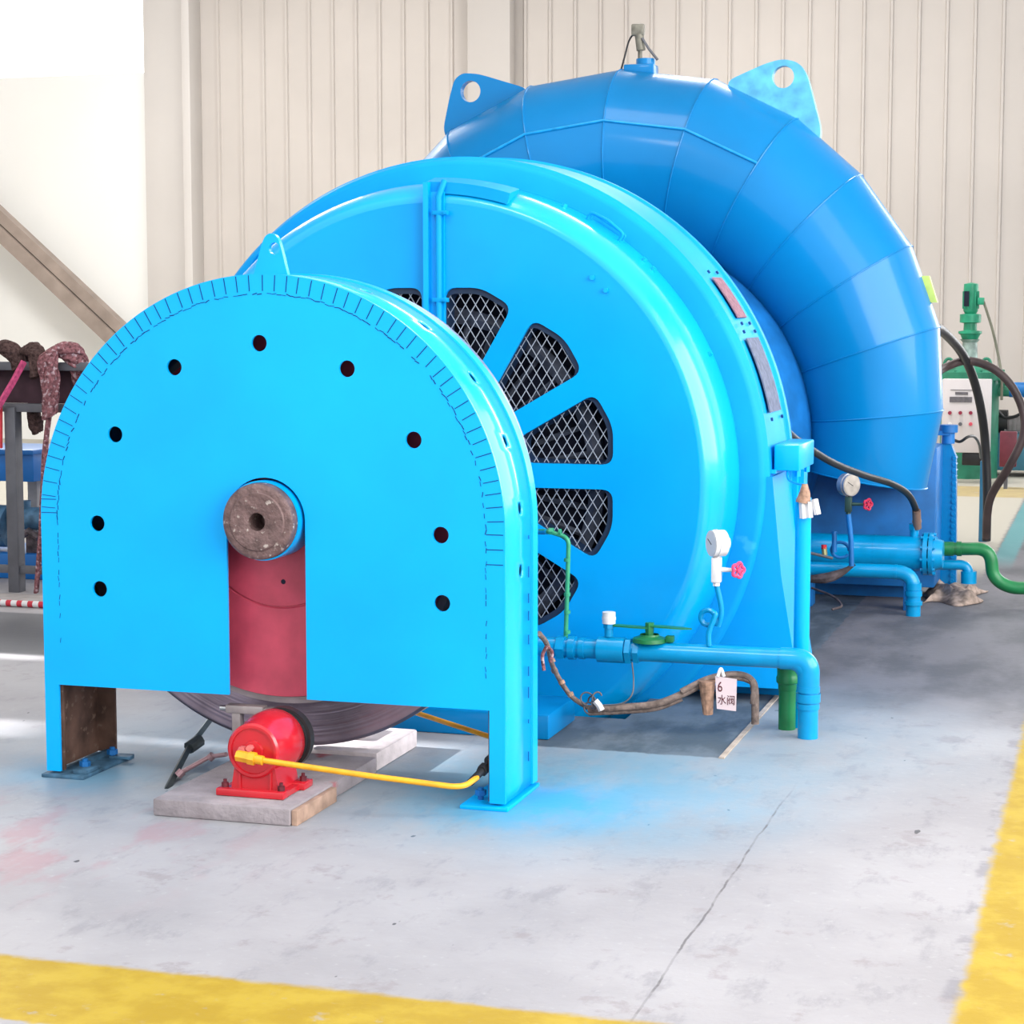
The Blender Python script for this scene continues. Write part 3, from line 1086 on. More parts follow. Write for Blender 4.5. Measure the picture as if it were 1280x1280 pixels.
# conduit riser and arc-shaped cable cover over the shoulder
bm = NB()
xa, xb = -2.545, -2.495
yf, yb_ = EY - .035, EY - .001
box(bm, (-2.528, yf, .99), (-2.508, yb_, 1.985))
box(bm, (-2.508, yb_ - .012, .99), (-2.452, yb_, 1.95))
obj('conduit_plate', bm, blue, gen)
bm = NB()
tube(bm, [(-2.468, EY - .028, .99), (-2.468, EY - .028, 1.93), (-2.455, EY - .0, 1.99)], .012, 12)
for z in (1.36, 1.545, 1.87):
    box(bm, (-2.492, EY - .040, z - .008), (-2.432, EY - .012, z + .008), bev=.002)
    cyl(bm, (-2.44, EY - .046, z), (-2.44, EY - .03, z), .006, 6)
obj('conduit_pipe', bm, blue_w, gen)
bm = NB()
rows = []
n = 24
for i in range(n + 1):
    a = radians(90.3 - 17 * i / n)
    rows.append([bm.verts.new((AX + rr * cos(a), yy, AZ + rr * sin(a))) for yy, rr in ((EY + .0, 1.085), (EY + .0, 1.128), (EY + .10, 1.150), (EY + .10, 1.12))])
for i in range(n):
    for j in range(3):
        bm.faces.new((rows[i][j], rows[i + 1][j], rows[i + 1][j + 1], rows[i][j + 1]))
bm.faces.new(rows[0]); bm.faces.new(rows[-1][::-1])
obj('cable_cover', bm, blue_w, gen)

# ------------------------------------------------------------------ turbine
turb = thing('turbine', 'huge segmented blue spiral turbine casing with lifting lugs, behind the generator', 'turbine', (AX, 10.3, 0))
YM = 10.3
RO = {-9: 1.612, 5: 1.672, 19: 1.735, 33: 1.783, 47: 1.817, 60.5: 1.858, 75: 1.893, 90: 1.893, 105: 1.888, 120: 1.858, 135: 1.80, 150: 1.72, 165: 1.66, 180: 1.62, 195: 1.58, 210: 1.54}
RIN = .98


def section(phi, ro):
    a = (ro - RIN) / 2
    rc = ro - a
    f = 0
    out = []
    n = 36
    P0, P1 = 30, 80
    for k in range(n):
        ps = 360 * k / n
        r_, y_ = cos(radians(ps)), sin(radians(ps))
        if P0 < ps < P1 and f > 0:
            t = (ps - P0) / (P1 - P0)
            cr = (cos(radians(P0)) * (1 - t) + cos(radians(P1)) * t)
            cy = (sin(radians(P0)) * (1 - t) + sin(radians(P1)) * t)
            r_ = r_ * (1 - f) + cr * f; y_ = y_ * (1 - f) + cy * f
        out.append((rc + a * r_, YM - a * 1.0 * y_))
    return out


angs = sorted(RO)
bm = NB()
for i in range(len(angs) - 1):
    rings = []
    for ph in (angs[i], angs[i + 1]):
        sec = section(ph, RO[ph])
        c, s_ = cos(radians(ph)), sin(radians(ph))
        rings.append([bm.verts.new((AX + r * c, y, AZ + r * s_)) for r, y in sec])
    n = len(rings[0])
    for k in range(n):
        bm.faces.new((rings[0][k], rings[0][(k + 1) % n], rings[1][(k + 1) % n], rings[1][k]))
    if i == 0:
        bm.faces.new(rings[0])
    if i == len(angs) - 2:
        bm.faces.new(rings[1])
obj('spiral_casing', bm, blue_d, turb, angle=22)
bm = NB()
for ph in angs[0:10]:
    sec = section(ph, RO[ph] + .001)
    c, s_ = cos(radians(ph)), sin(radians(ph))
    tube(bm, [(AX + r * c, y, AZ + r * s_) for r, y in sec], .0045, 6, closed=True)
obj('weld_seam', bm, blue_d, turb)
bm = NB()  # raised crest weld; its paler blue paints in the bright window highlight
cp = []
for ph in angs[5:11]:
    sec = section(ph, RO[ph])
    r, y = sec[7]
    cp.append(Vector((AX + (r + .004) * cos(radians(ph)), y - .003, AZ + (r + .004) * sin(radians(ph)))))
tube(bm, cp, .007, 8)
obj('crest_weld_glint', bm, mat('pale_weld_glint', (.01, .30, .66), .35, 0, .4, .1, 20), turb)
bm = NB()
lathe(bm, [(8.27, .0), (8.27, .80), (8.9, .86), (9.85, .98), (10.0, 1.03), (10.6, 1.03), (10.6, .0)], (AX, AZ), seg=96)
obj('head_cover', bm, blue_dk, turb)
# casing pedestal
bm = NB()
box(bm, (-4.05, 10.52, .07), (-.90, 10.92, .80), bev=.006)
box(bm, (-3.95, 10.62, .0), (-1.0, 10.90, .0699))
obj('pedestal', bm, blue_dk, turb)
bm = NB()
pf = [(-.905, .0), (-.815, .0), (-.830, .73), (-.86, .80), (-.905, .80)]
prism(bm, pf[::-1], [], 10.88, 10.95)
for k in range(22):
    z = .03 + k * .033
    cyl(bm, (-.838, 10.87, z), (-.838, 10.96, z), .012, 6)
obj('bolted_flange', bm, blue_d, turb, label='scalloped row of bolts on the flange edge')
bm = NB()
cyl(bm, (-.875, 10.9, .80), (-.875, 10.9, .86), .035, 16)
cyl(bm, (-.875, 10.9, .86), (-.875, 10.9, .90), .05, 16)
box(bm, (-.94, 10.86, .845), (-.86, 10.90, .87))
obj('vent_plug', bm, blue_dk, turb)
# lifting lugs, the right one in a paler blue
for (hx, hz, sx) in ((-3.354, 2.667, -1), (-1.685, 2.687, 1)):
    bm = NB()
    if sx > 0:
        pts = [P(905, 104, YM), P(958, 80, YM), P(980, 74, YM), P(1000, 79, YM), P(1010, 95, YM), P(1028, 165, YM), P(1020, 195, YM), P(930, 130, YM)]
    else:
        pts = [P(664, 112, YM), P(600, 93, YM), P(580, 92, YM), P(570, 100, YM), P(564, 122, YM), P(555, 168, YM), P(575, 190, YM), P(650, 140, YM)]
    q = roundpoly([(p.x, p.z) for p in pts][::-1], .07, 5)
    prism(bm, q, [circ(hx, hz, .056, 28)], YM - .028, YM + .028)
    obj('lifting_lug', bm, mat('pale_blue_paint', (.10, .42, .66), .4, 0, .3, .12, 14) if sx > 0 else blue_d, turb, label='pale lifting lug' if sx > 0 else None)
# yellow-green tag band at the right silhouette
bm = NB()
a, b_ = P(1157, 345, YM), P(1167, 378, YM)
prism(bm, [(a.x - .02, a.z), (a.x + .02, a.z), (b_.x + .02, b_.z), (b_.x - .02, b_.z)], [], YM - .03, YM + .03)
tg = obj('clamp', bm, yelp, turb, label='small yellow-green tag at the right edge')
tg.rotation_euler = (0, 0, 0)
# air valve on top
av = thing('air_valve', 'small grey valve with a hanging lever on top of the turbine casing', 'valve', P(800, 86, YM))
c = P(800, 90, YM)
bm = NB()
box(bm, (c.x - .075, YM - .06, c.z - .02), (c.x + .085, YM + .06, c.z + .035), bev=.008)
cyl(bm, (c.x + .03, YM, c.z + .03), (c.x + .03, YM, c.z + .065), .05, 20)
obj('base', bm, blue_d, av)
bm = NB()
s_ = .0045
t = P(800, 62, YM)
cyl(bm, c, (c.x, YM, c.z + .12), .012, 12)
cyl(bm, (c.x + .005, YM, c.z + .11), (c.x - .005, YM, c.z + .19), .024, 14)
box(bm, (c.x - .045, YM - .02, c.z + .185), (c.x + .022, YM + .02, c.z + .245), bev=.008)
obj('body', bm, mat('dull_grey_brass', (.17, .16, .13), .5, .4, .4, .2, 30), av)
bm = NB()
tube(bm, [(c.x + .015, YM - .02, c.z + .17), (c.x + .055, YM - .03, c.z + .11), (c.x + .10, YM - .03, c.z + .055)], .007, 8)
obj('lever', bm, greyst, av)
bm = NB()
tube(bm, smoothpath([(c.x - .03, YM - .01, c.z + .20), (c.x - .06, YM, c.z + .16), (c.x - .08, YM, c.z + .09), (c.x - .105, YM, c.z + .0)]), .005, 8)
obj('wire', bm, black, av)

# ------------------------------------------------------------------ front pipework
Yp = 6.97
pr = .038
wp = thing('water_pipe', 'thick blue water pipe crossing in front of the generator and turning down to the floor', 'pipe', P(1010, 925, Yp))
ce = P(1000, 824, Yp)
pz = ce.z
bx = P(1010, 900, Yp).x
bm = NB()
tube(bm, fillet([(-2.02, Yp, pz), (bx, Yp, pz), (bx, Yp, 0)], .085, 10), pr - .002, 28)
tube(bm, fillet([(bx - .10, Yp, pz), (bx, Yp, pz), (bx, Yp, pz - .11)], .085, 10), pr + .001, 28)
obj('main_pipe', bm, blue_pipe, wp)
for (z0, z1, e) in ((pz - .115, pz - .095, .003), (pz - .15, pz - .12, .005), (pz - .175, pz - .155, .002)):
    bm = NB(); cyl(bm, (bx, Yp, z0), (bx, Yp, z1), pr + e, 28)
    obj('coupling_ring', bm, blue_pipe, wp)
for (xa, xb, r_) in ((-1.945, -1.915, .045), (-1.90, -1.875, .043), (-1.79, -1.69, .047), (-1.685, -1.665, .050), (-1.655, -1.635, .046), (-1.86, -1.84, .040)):
    bm = NB()
    cyl(bm, (xa, Yp, pz), (xb, Yp, pz), r_, 6 if r_ in (.050, .045, .046) else 28)
    obj('union_nut', bm, blue_pipe, wp)
# vertical pipe rising behind the elbow
vx = P(1003, 720, 7.15).x
bm = NB(); cyl(bm, (vx, 7.15, 0), (vx, 7.15, P(1003, 622, 7.15).z), .0285, 24)
o = tag(obj('standpipe', bm, blue), 'upright blue pipe with its top end below the taped plugs, right of the generator', 'pipe')
# green stub
gx = P(984, 880, 7.1).x
gs = thing('green_pipe_stub', 'short green pipe standing on the floor beside the blue pipe elbow', 'pipe', (gx, 7.1, 0))
bm = NB(); cyl(bm, (gx, 7.1, .0), (gx, 7.1, .16), .031, 28)
obj('pipe', bm, green, gs)
bm = NB(); lathe(bm, [(.14, .030), (.145, .033), (.165, .034), (.172, .040), (.19, .041), (.195, .038), (.22, .038), (.225, .041), (.245, .041), (.25, .038), (.262, .036), (.262, .0)], (gx, 7.1), 'Z', 28)
obj('socket', bm, green, gs)
# small safety valve with white cap on pipe
zt = pz + .04
sv = thing('relief_valve', 'small relief valve with a white cap standing on the blue water pipe', 'valve', P(761, 800, Yp))
sx_ = P(761, 800, Yp).x
bm = NB(); cyl(bm, (sx_, Yp, zt + .008), (sx_, Yp, zt + .055), .016, 16); cyl(bm, (sx_, Yp, zt + .04), (sx_, Yp, zt + .055), .021, 6)
obj('stem', bm, blue_pipe, sv)
bm = NB(); cyl(bm, (sx_, Yp, zt + .056), (sx_, Yp, zt + .098), .024, 20); cyl(bm, (sx_, Yp, zt + .070), (sx_, Yp, zt + .080), .0255, 20)
obj('cap', bm, white, sv)
# ball valve bonnet with butterfly handle
bxv = P(812, 795, Yp).x
bv = thing('gate_valve', 'green bonnet valve with a flat two-arm handle on the blue pipe', 'valve', (bxv, Yp, pz + .04))
bm = NB()
lathe(bm, [(pz + .036, .0), (pz + .036, .062), (pz + .05, .060), (pz + .058, .036), (pz + .064, .034)], (bxv, Yp), 'Z', 24)
cyl(bm, (bxv, Yp, pz + .05), (bxv, Yp, pz + .085), .016, 6)
box(bm, (bxv + .06, Yp - .015, pz + .038), (bxv + .09, Yp + .015, pz + .062), bev=.004)
obj('bonnet', bm, green, bv)
bm = NB()
zc = pz + .088
for s_ in (-1, 1):
    pts = [(0, -.014), (.05, -.022), (.12, -.020), (.155, 0), (.12, .020), (.05, .022), (0, .014)]
    v1 = [bm.verts.new((bxv + s_ * p[0], Yp + p[1], zc + (.004 * s_) + p[0] * .03 * s_ * -1)) for p in pts]
    v2 = [bm.verts.new((bxv + s_ * p[0], Yp + p[1], zc + (.004 * s_) + p[0] * .03 * s_ * -1 + .005)) for p in pts]
    bm.faces.new(v1); bm.faces.new(v2)
    for i in range(7):
        bm.faces.new((v1[i], v1[(i + 1) % 7], v2[(i + 1) % 7], v2[i]))
cyl(bm, (bxv, Yp, zc - .012), (bxv, Yp, zc + .018), .017, 6)
obj('handle', bm, green, bv)


def gauge(name, label, cx, cy, zc, R, nrm, bodym, zstem, valve_dx, bodycol, hwcol, coil=True, rpipe=.009, base_z=None, loop_side=-1, pipem=None):
    t = thing(name, label, 'pressure gauge', (cx, cy, base_z))
    n = Vector(nrm).normalized()
    c = Vector((cx, cy, zc))
    bm = NB()
    tube(bm, [c - n * .028, c - n * .026, c - n * .004, c, c + n * .004, c + n * .020, c + n * .022], lambda t_: R, 40)
    tube(bm, [c + n * .0, c + n * .006], R * 1.06, 40)
    tube(bm, [c - n * .045, c - n * .027], lambda t_: R * (.45 + .45 * t_), 32)
    obj('case', bm, bodym, t)
    bm = NB(); cyl(bm, c + n * .0225, c + n * .0235, R * .92, 36)
    dial = obj('dial', bm, white if bodym is white else mat('aged_dial', (.42, .38, .34), .4, 0, .4, .1, 30), t)
    u = n.cross(Vector((0, 0, 1))).normalized()
    w = Vector((0, 0, 1))
    bm = NB()
    p = c + n * .0245
    tube(bm, [p - (w * .6 + u) * R * .12, p + (w * .6 + u) * R * .5], .0012, 6)
    obj('needle', bm, dark, dial)
    vz = zc - R
    bm = NB()
    box(bm, (cx - .017, cy - .017, zstem), (cx + .017, cy + .017, vz - .002), bev=.005)
    cyl(bm, (cx, cy, vz - .01), (cx, cy, vz + .005), .012, 12)
    cyl(bm, (cx, cy, zstem - .012), (cx, cy, zstem + .002), .013, 6)
    cyl(bm, (cx + .016, cy, (zstem + vz) / 2), (cx + valve_dx, cy, (zstem + vz) / 2), .009, 12, .006)
    obj('cock', bm, bodycol, t)
    bm = NB()
    hc = Vector((cx + valve_dx, cy, (zstem + vz) / 2))
    ring = [hc + Vector((0, cos(2 * pi * k / 30), sin(2 * pi * k / 30))) * (.026 + .0035 * cos(5 * 2 * pi * k / 30)) for k in range(30)]
    hn = Vector((.75, -.65, 0)).normalized(); hu = Vector((.65, .75, 0)).normalized()
    ring = [hc + (hu * cos(2 * pi * k / 30) + w * sin(2 * pi * k / 30)) * (.024 + .0035 * cos(5 * 2 * pi * k / 30)) for k in range(30)]
    tube(bm, ring, .006, 8, closed=True)
    for k in range(3):
        an = pi * k / 3
        d = (hu * cos(an) + w * sin(an)) * .024
        tube(bm, [hc - d, hc + d], .004, 6)
    cyl(bm, hc - hn * .006, hc + hn * .008, .009, 10)
    obj('handwheel', bm, hwcol, t)
    bm = NB()
    if coil:
        L_ = .045
        z1 = base_z + .10
        pts = [Vector((cx - .012, cy, base_z)), Vector((cx - .012, cy, z1))]
        cc = Vector((cx - .012 - L_ * .35, cy, z1))
        lp = []
        for k in range(17):
            an = -pi * .15 + 2 * pi * k / 16 * 1.05
            lp.append(cc + Vector((cos(an) * L_ * .62, -.014 + .028 * k / 16, sin(an) * L_ * .62)))
        pts = [Vector((cx - .022, cy - .014, base_z)), Vector((cx - .022, cy - .014, z1 - .05))] + lp[2:] + [Vector((cx + .006, cy + .012, z1 - .03)), Vector((cx + .018, cy + .008, z1 + .03)), Vector((cx, cy, z1 + .12)), Vector((cx, cy, zstem - .01))]
        tube(bm, smoothpath(pts, 4), rpipe, 10)
    else:
        tube(bm, [Vector((cx + .0, cy, zstem - .01)), Vector((cx + .015, cy, (base_z + zstem) / 2)), Vector((cx + .02, cy, base_z))], rpipe, 12)
    obj('siphon_tube', bm, pipem or blue_pipe, t)
    return t


g1 = P(896, 679, Yp)
gauge('pressure_gauge', 'white pressure gauge with pink handwheel above the blue water pipe', g1.x, Yp, g1.z, .047, (-.80, -.60, 0), white, P(893, 728, Yp).z, .078, white, pinkw, True, .0095, pz + .034)

# green thin pipe in front of vents
gp = thing('green_thin_pipe', 'thin green pipe rising from the blue pipe and bending left at the vents', 'pipe', P(709, 795, 7.0))
bm = NB()
Yg = 6.99
pts = [P(707, 800, Yg), P(709, 740, Yg), P(711, 672, Yg), P(685, 664, Yg), P(655, 664, 7.12)]
tube(bm, fillet(pts, .03), .0085, 12)
obj('pipe', bm, green_l, gp)
bm = NB()
for v in (790, 765, 743, 700):
    q = P(709, v, Yg); cyl(bm, q - Vector((0, 0, .006)), q + Vector((0, 0, .006)), .012, 10)
q = P(689, 664, Yg); cyl(bm, q - Vector((.008, 0, 0)), q + Vector((.008, 0, 0)), .0135, 6)
q = P(700, 665, Yg); cyl(bm, q - Vector((.004, 0, 0)), q + Vector((.004, 0, 0)), .012, 12)
obj('collar', bm, green_l, gp)
bm = NB()
cyl(bm, P(640, 664, 7.18), P(684, 665, 6.995), .0095, 12)
obj('inlet_tube', bm, blue_pipe, gp)

# taped cable bundle lying from guard to the pipe stand
cb = thing('cable_bundle', 'taped brown cable bundle sagging below the blue water pipe', 'cable', P(760, 890, 6.85))
Yc = 6.86
bm = NB()
pts = [P(674, 792, 6.3), P(684, 806, 6.55), P(692, 835, 6.75), P(712, 868, 6.84), P(735, 885, 6.86)]
tube(bm, smoothpath(pts), .009, 10)
pts = [P(735, 886, 6.86), P(780, 884, 6.88), P(820, 880, 6.9), P(852, 868, 6.92), P(885, 852, 6.96), P(915, 846, 7.0), P(935, 849, 7.02), P(943, 860, 7.02), P(944, 905, 7.02)]
tube(bm, smoothpath(pts), lambda t: .0135 if t < .62 else .014, 12)
tube(bm, smoothpath([p + Vector((.0, -.012, .012)) for p in pts[3:8]] + [P(941, 880, 7.0)]), .011, 10)
tube(bm, smoothpath([p + Vector((0, .01, -.018)) for p in pts[0:4]]), .009, 10)
obj('cable', bm, cable, cb)
for v, u in ((838, 693), (853, 702), (868, 713), (826, 690)):
    bm = NB()
    q = P(u, v, 6.78); cyl(bm, q - Vector((.003, 0, -.006)), q + Vector((.003, 0, -.006)), .0115, 10)
    obj('tape_band', bm, tape, cb)
bm = NB()
q = P(885, 851, 6.95)
tube(bm, [P(884, 851, 6.93), P(884, 870, 6.93), P(885, 893, 6.93)], lambda t: .030 - .012 * t, 10)
obj('tape_wrap', bm, tape, cb, label='brown tape wrapping')
bm = NB()
for k in range(5):
    c = P(742 + random.uniform(-8, 8), 878 + random.uniform(-10, 10), 6.84)
    r1 = random.uniform(.012, .026); th = random.uniform(0, pi)
    u = Vector((cos(th), sin(th) * .6, random.uniform(-.3, .3))).normalized(); w = Vector((random.uniform(-.3, .3), .2, 1)).normalized()
    tube(bm, [c + u * cos(2 * pi * j / 18) * r1 + w * sin(2 * pi * j / 18) * r1 for j in range(15)], .0032, 6)
tube(bm, smoothpath([P(790, 828, 6.9), P(792, 850, 6.9), P(790, 868, 6.88), P(778, 879, 6.87), P(755, 882, 6.86)]), .0028, 6)
obj('loose_wire', bm, greyst, cb)
bm = NB()
tube(bm, [P(744, 876, 6.83), P(749, 882, 6.83), P(752, 888, 6.83)], .012, 8)
obj('white_tape', bm, white, cb)
bm = NB()
tube(bm, smoothpath([P(683, 808, 6.5), P(678, 820, 6.5), P(680, 838, 6.5)]), .006, 8)
tube(bm, smoothpath([P(683, 808, 6.52), P(690, 815, 6.52), P(688, 828, 6.52)]), .006, 8)
obj('red_tape', bm, roperd, cb)

# hanging card  6 / water valve
ct = thing('tag_card', 'pinkish white card reading 6 and water valve hanging under the blue pipe', 'tag', P(905, 888, 6.9))
Yt = 6.905
pa, pb = P(894, 846, Yt), P(921, 889, Yt)
bm = NB()
vs = [(P(894, 845, Yt)), (P(921, 849, Yt)), (P(920, 889, Yt)), (P(896, 886, Yt))]
q = [bm.verts.new(v) for v in vs]; q2 = [bm.verts.new(v + Vector((0, .0015, 0))) for v in vs]
bm.faces.new(q); bm.faces.new(q2[::-1])
for i in range(4):
    bm.faces.new((q[i], q[(i + 1) % 4], q2[(i + 1) % 4], q2[i]))
card = obj('card', bm, cardm, ct, flat=True)


def text(body, p, size, parent, mtl, name, sxf=1.0):
    cu = bpy.data.curves.new(name, 'FONT'); cu.body = body; cu.size = size; cu.extrude = .0003
    cu.align_x = 'CENTER'; cu.align_y = 'CENTER'
    to = bpy.data.objects.new(name, cu); COL.objects.link(to)
    bpy.context.view_layer.update()
    me = bpy.data.meshes.new_from_object(to.evaluated_get(bpy.context.evaluated_depsgraph_get()))
    bpy.data.objects.remove(to)
    me.materials.clear(); me.materials.append(mtl)
    o = bpy.data.objects.new(name, me); COL.objects.link(o)
    off = Vector((0, 0, 0)); q_ = parent
    while q_ is not None:
        off += q_.location; q_ = q_.parent
    me.transform(Matrix.Translation(Vector(p) - off) @ Matrix.Rotation(pi / 2, 4, 'X') @ Matrix.Diagonal((sxf, 1, 1, 1)))
    o.parent = parent
    return o


text('6', P(900, 859, Yt - .001), .052, card, inkm, 'number', .75)
text('水阀', P(908, 876, Yt - .001), .038, card, inkm, 'characters', .85)
bm = NB()
tube(bm, smoothpath([P(897, 846, Yt), P(901, 836, Yt + .01), P(905, 846, Yt)]), .006, 8)
obj('tie', bm, white, ct)

# taped cable ends above the standpipe
te = thing('taped_plugs', 'white and brown taped connector plugs hanging over the standpipe top', 'cable ends', P(1008, 630, 7.3))
Yw = 7.12
bm = NB()
tube(bm, smoothpath([P(984, 583, 7.7), P(985, 598, 7.5), P(994, 604, 7.3), P(1006, 606, Yw)]), .0045, 8)
obj('wire', bm, blue_pipe, te)
bm = NB()
tube(bm, [P(1006, 605, Yw), P(1006, 615, Yw), P(1004, 628, Yw)], lambda t: .010 + .018 * t, 12)
obj('brown_tape', bm, tape, te)
bm = NB()
for (u0, v0, u1, v1) in ((1003, 628, 1004, 648), (1011, 627, 1012, 647), (1018, 624, 1022, 643)):
    a, b_ = P(u0, v0, Yw - .01), P(u1, v1, Yw - .01)
    tube(bm, [a, a.lerp(b_, .05), a.lerp(b_, .95), b_], lambda t: .0125, 4)
obj('plug', bm, white, te)

# ------------------------------------------------------------------ rear right pipework
cool = thing('oil_cooler', 'blue horizontal oil cooler cylinder with flange, at the foot of the turbine', 'oil cooler', P(1100, 692, 10.2))
Yk = 10.2
czk = P(1150, 692, Yk).z
xe = P(1155, 692, Yk).x
bm = NB(); cyl(bm, (-1.62, Yk, czk), (xe, Yk, czk), .088, 40)
lathe(bm, [(P(1094, 692, Yk).x - .004, .09), (P(1094, 692, Yk).x + .004, .09)], (Yk, czk), 'X', 40)
obj('shell', bm, blue_pipe, cool)
bm = NB()
cyl(bm, (xe, Yk, czk), (xe + .022, Yk, czk), .108, 40)
cyl(bm, (xe + .028, Yk, czk), (xe + .048, Yk, czk), .108, 40)
cyl(bm, (xe + .048, Yk, czk), (xe + .095, Yk, czk), .085, 40, .07)
fl = obj('flange', bm, blue_pipe, cool)
bm = NB()
for k in range(10):
    a = 2 * pi * k / 10 + .2
    cyl(bm, (xe - .012, Yk + .098 * cos(a), czk + .098 * sin(a)), (xe + .06, Yk + .098 * cos(a), czk + .098 * sin(a)), .009, 6)
obj('flange_bolt', bm, blue_pipe, fl)
bm = NB()
cyl(bm, (xe - .05, Yk, czk + .08), (xe - .05, Yk, czk + .14), .022, 16)
cyl(bm, (xe - .05, Yk, czk + .12), (xe - .05, Yk, czk + .15), .03, 6)
obj('hose_nipple', bm, blue_pipe, cool)
for xx in (-1.5, -1.0):
    bm = NB(); box(bm, (xx - .02, Yk - .06, 0), (xx + .02, Yk + .06, czk - .07), bev=.004)
    obj('support_foot', bm, blue_dk, cool)

bm = NB()
hp = [P(984, 540, 8.05), P(1000, 553, 8.4), P(1040, 578, 8.9), P(1080, 594, 9.4), P(1115, 605, 9.75), P(1135, 618, 10.0), P(1144, 635, 10.14), P(1146, 650, 10.18)]
hose = thing('rubber_hose', 'thick black hose curving from the generator flank down to the oil cooler', 'hose', P(1146, 655, 10.18))
tube(bm, smoothpath(hp), .0165, 14)
obj('hose', bm, black, hose)
bm = NB(); tube(bm, [P(1145.5, 638, 10.15), P(1146.5, 660, 10.19)], .0215, 14)
tube(bm, [P(1146, 650, 10.18), P(1146.2, 653, 10.18)], .026, 6)
obj('ferrule', bm, mat('brass_ferrule', (.30, .19, .15), .4, .5, .4, .1, 20), hose)

rp = thing('drain_pipe', 'blue pipe with elbow standing on the floor before the oil cooler', 'pipe', P(1140, 765, 10.1))
Yd = 9.98
zc_ = P(1100, 714, Yd).z
xe2 = P(1142, 740, Yd).x
bm = NB(); tube(bm, fillet([(-1.66, Yd, zc_), (xe2, Yd, zc_), (xe2, Yd, 0)], .09, 8), .036, 24)
obj('pipe', bm, blue_pipe, rp)
for z0, z1, r_ in ((.10, .125, .042), (.055, .075, .044), (.13, .165, .039)):
    bm = NB()
    cyl(bm, (xe2, Yd, z0), (xe2, Yd, z1), r_, 24)
    obj('coupling_ring', bm, blue_pipe, rp)
bm = NB()
cyl(bm, (P(1120, 714, Yd).x - .006, Yd, zc_), (P(1120, 714, Yd).x + .006, Yd, zc_), .038, 24)
obj('coupling_ring', bm, blue_pipe, rp)
g2 = P(1061, 606, 9.85)
gauge('pressure_gauge', 'dull steel pressure gauge with red handwheel in front of the turbine', g2.x, 9.85, g2.z, .055, (.75, -.66, 0), mat('dull_chrome', (.42, .42, .45), .3, .7, .5, .1, 20), P(1060, 640, 9.85).z, .095,
      mat('dark_green_cock', (.03, .07, .06), .4, .2, .4, .1, 20), mat('crimson_handwheel', (.50, .02, .07), .4, 0, .4, .05, 20), False, .013, P(1063, 706, 9.9).z + .0, pipem=blue_dk)
cf = thing('coiled_tube', 'small blue coiled tube and cock beside the dull pressure gauge', 'tube', P(1050, 690, 9.85))
bm = NB()
c = P(1050, 688, 9.88)
tube(bm, [c + Vector((cos(2 * pi * k / 20) * .045, .002 * k, sin(2 * pi * k / 20) * .04)) for k in range(19)], .008, 8)
tube(bm, [P(1043, 664, 9.88), P(1043, 690, 9.88)], .013, 8)
obj('coil', bm, blue_dk, cf)
bm = NB()
tube(bm, [P(1030, 684, 9.86), P(1031, 694, 9.86)], .014, 8)
obj('cock_body', bm, mat('dull_brass', (.25, .24, .12), .4, .5, .4, .2, 20), cf)
bm = NB(); cyl(bm, P(1030, 681, 9.86), P(1030, 686, 9.86), .014, 10)
obj('red_knob', bm, red, cf)
bm = NB(); tube(bm, [P(1012, 691, 9.8), P(1041, 698, 9.8)], .007, 8)
obj('handle', bm, greyst, cf)
# taped clump across the drain pipe
bm = NB()
tube(bm, smoothpath([P(1012, 724, 9.86), P(1035, 722, 9.86), P(1055, 714, 9.88), P(1068, 705, 9.9)]), lambda t: .018 + .008 * sin(5 * t), 10)
tube(bm, smoothpath([P(1015, 735, 9.75), P(1040, 745, 9.6), P(1052, 757, 9.45), P(1040, 762, 9.4)]), .006, 8)
tag(obj('taped_cable', bm, mat('dark_taped_cable', (.07, .055, .06), .7, 0, .3, .3, 30)), 'dark taped cable resting along the rear blue drain pipe', 'cable')
# short blue outlet pipe right of flange
bm = NB()
Ye = 10.42
tube(bm, fillet([P(1172, 706, Ye), P(1210, 706, Ye), P(1211, 728, Ye)], .05, 6), .026, 20)
cyl(bm, P(1211, 714, Ye), P(1211, 729, Ye), .040, 20)
tag(obj('outlet_pipe', bm, blue_pipe), 'short blue elbow pipe right of the cooler flange, under the green pipe', 'pipe')
bm = NB()
Yq = 10.4
tube(bm, fillet([P(1172, 686, Yq), P(1238, 686, Yq), P(1241, 722, Yq), P(1262, 735, Yq), P(1330, 735, Yq)], .09, 8), .033, 22)
cyl(bm, P(1196, 686, Yq), P(1202, 686, Yq), .038, 22)
cyl(bm, P(1176, 686, Yq), P(1192, 686, Yq), .037, 22)
tag(obj('green_drain_pipe', bm, green), 'green pipe leaving the oil cooler, dropping to the floor at the right edge', 'pipe')
# rag
bm = NB()
rc = G(1188, 748)
gw, gh = 20, 12
vv = [[None] * (gh + 1) for _ in range(gw + 1)]
for i in range(gw + 1):
    for j in range(gh + 1):
        u, v = i / gw, j / gh
        rr = min(u, 1 - u, v, 1 - v)
        z = .004 + min(1, rr * 5) * (.028 + .035 * abs(sin(u * 9 + v * 4)) * (1 - u * .5) + .02 * sin(v * 11 + u * 3) ** 2)
        vv[i][j] = bm.verts.new((rc.x - .13 + .28 * u + .025 * sin(v * 8), rc.y - .22 + .5 * v + .07 * sin(u * 7), z))
for i in range(gw):
    for j in range(gh):
        bm.faces.new((vv[i][j], vv[i + 1][j], vv[i + 1][j + 1], vv[i][j + 1]))
rg = tag(obj('rag', bm, ragm, angle=60), 'crumpled beige rag on the floor below the cooler flange', 'rag')
rg.modifiers.new('s', 'SOLIDIFY').thickness = .004

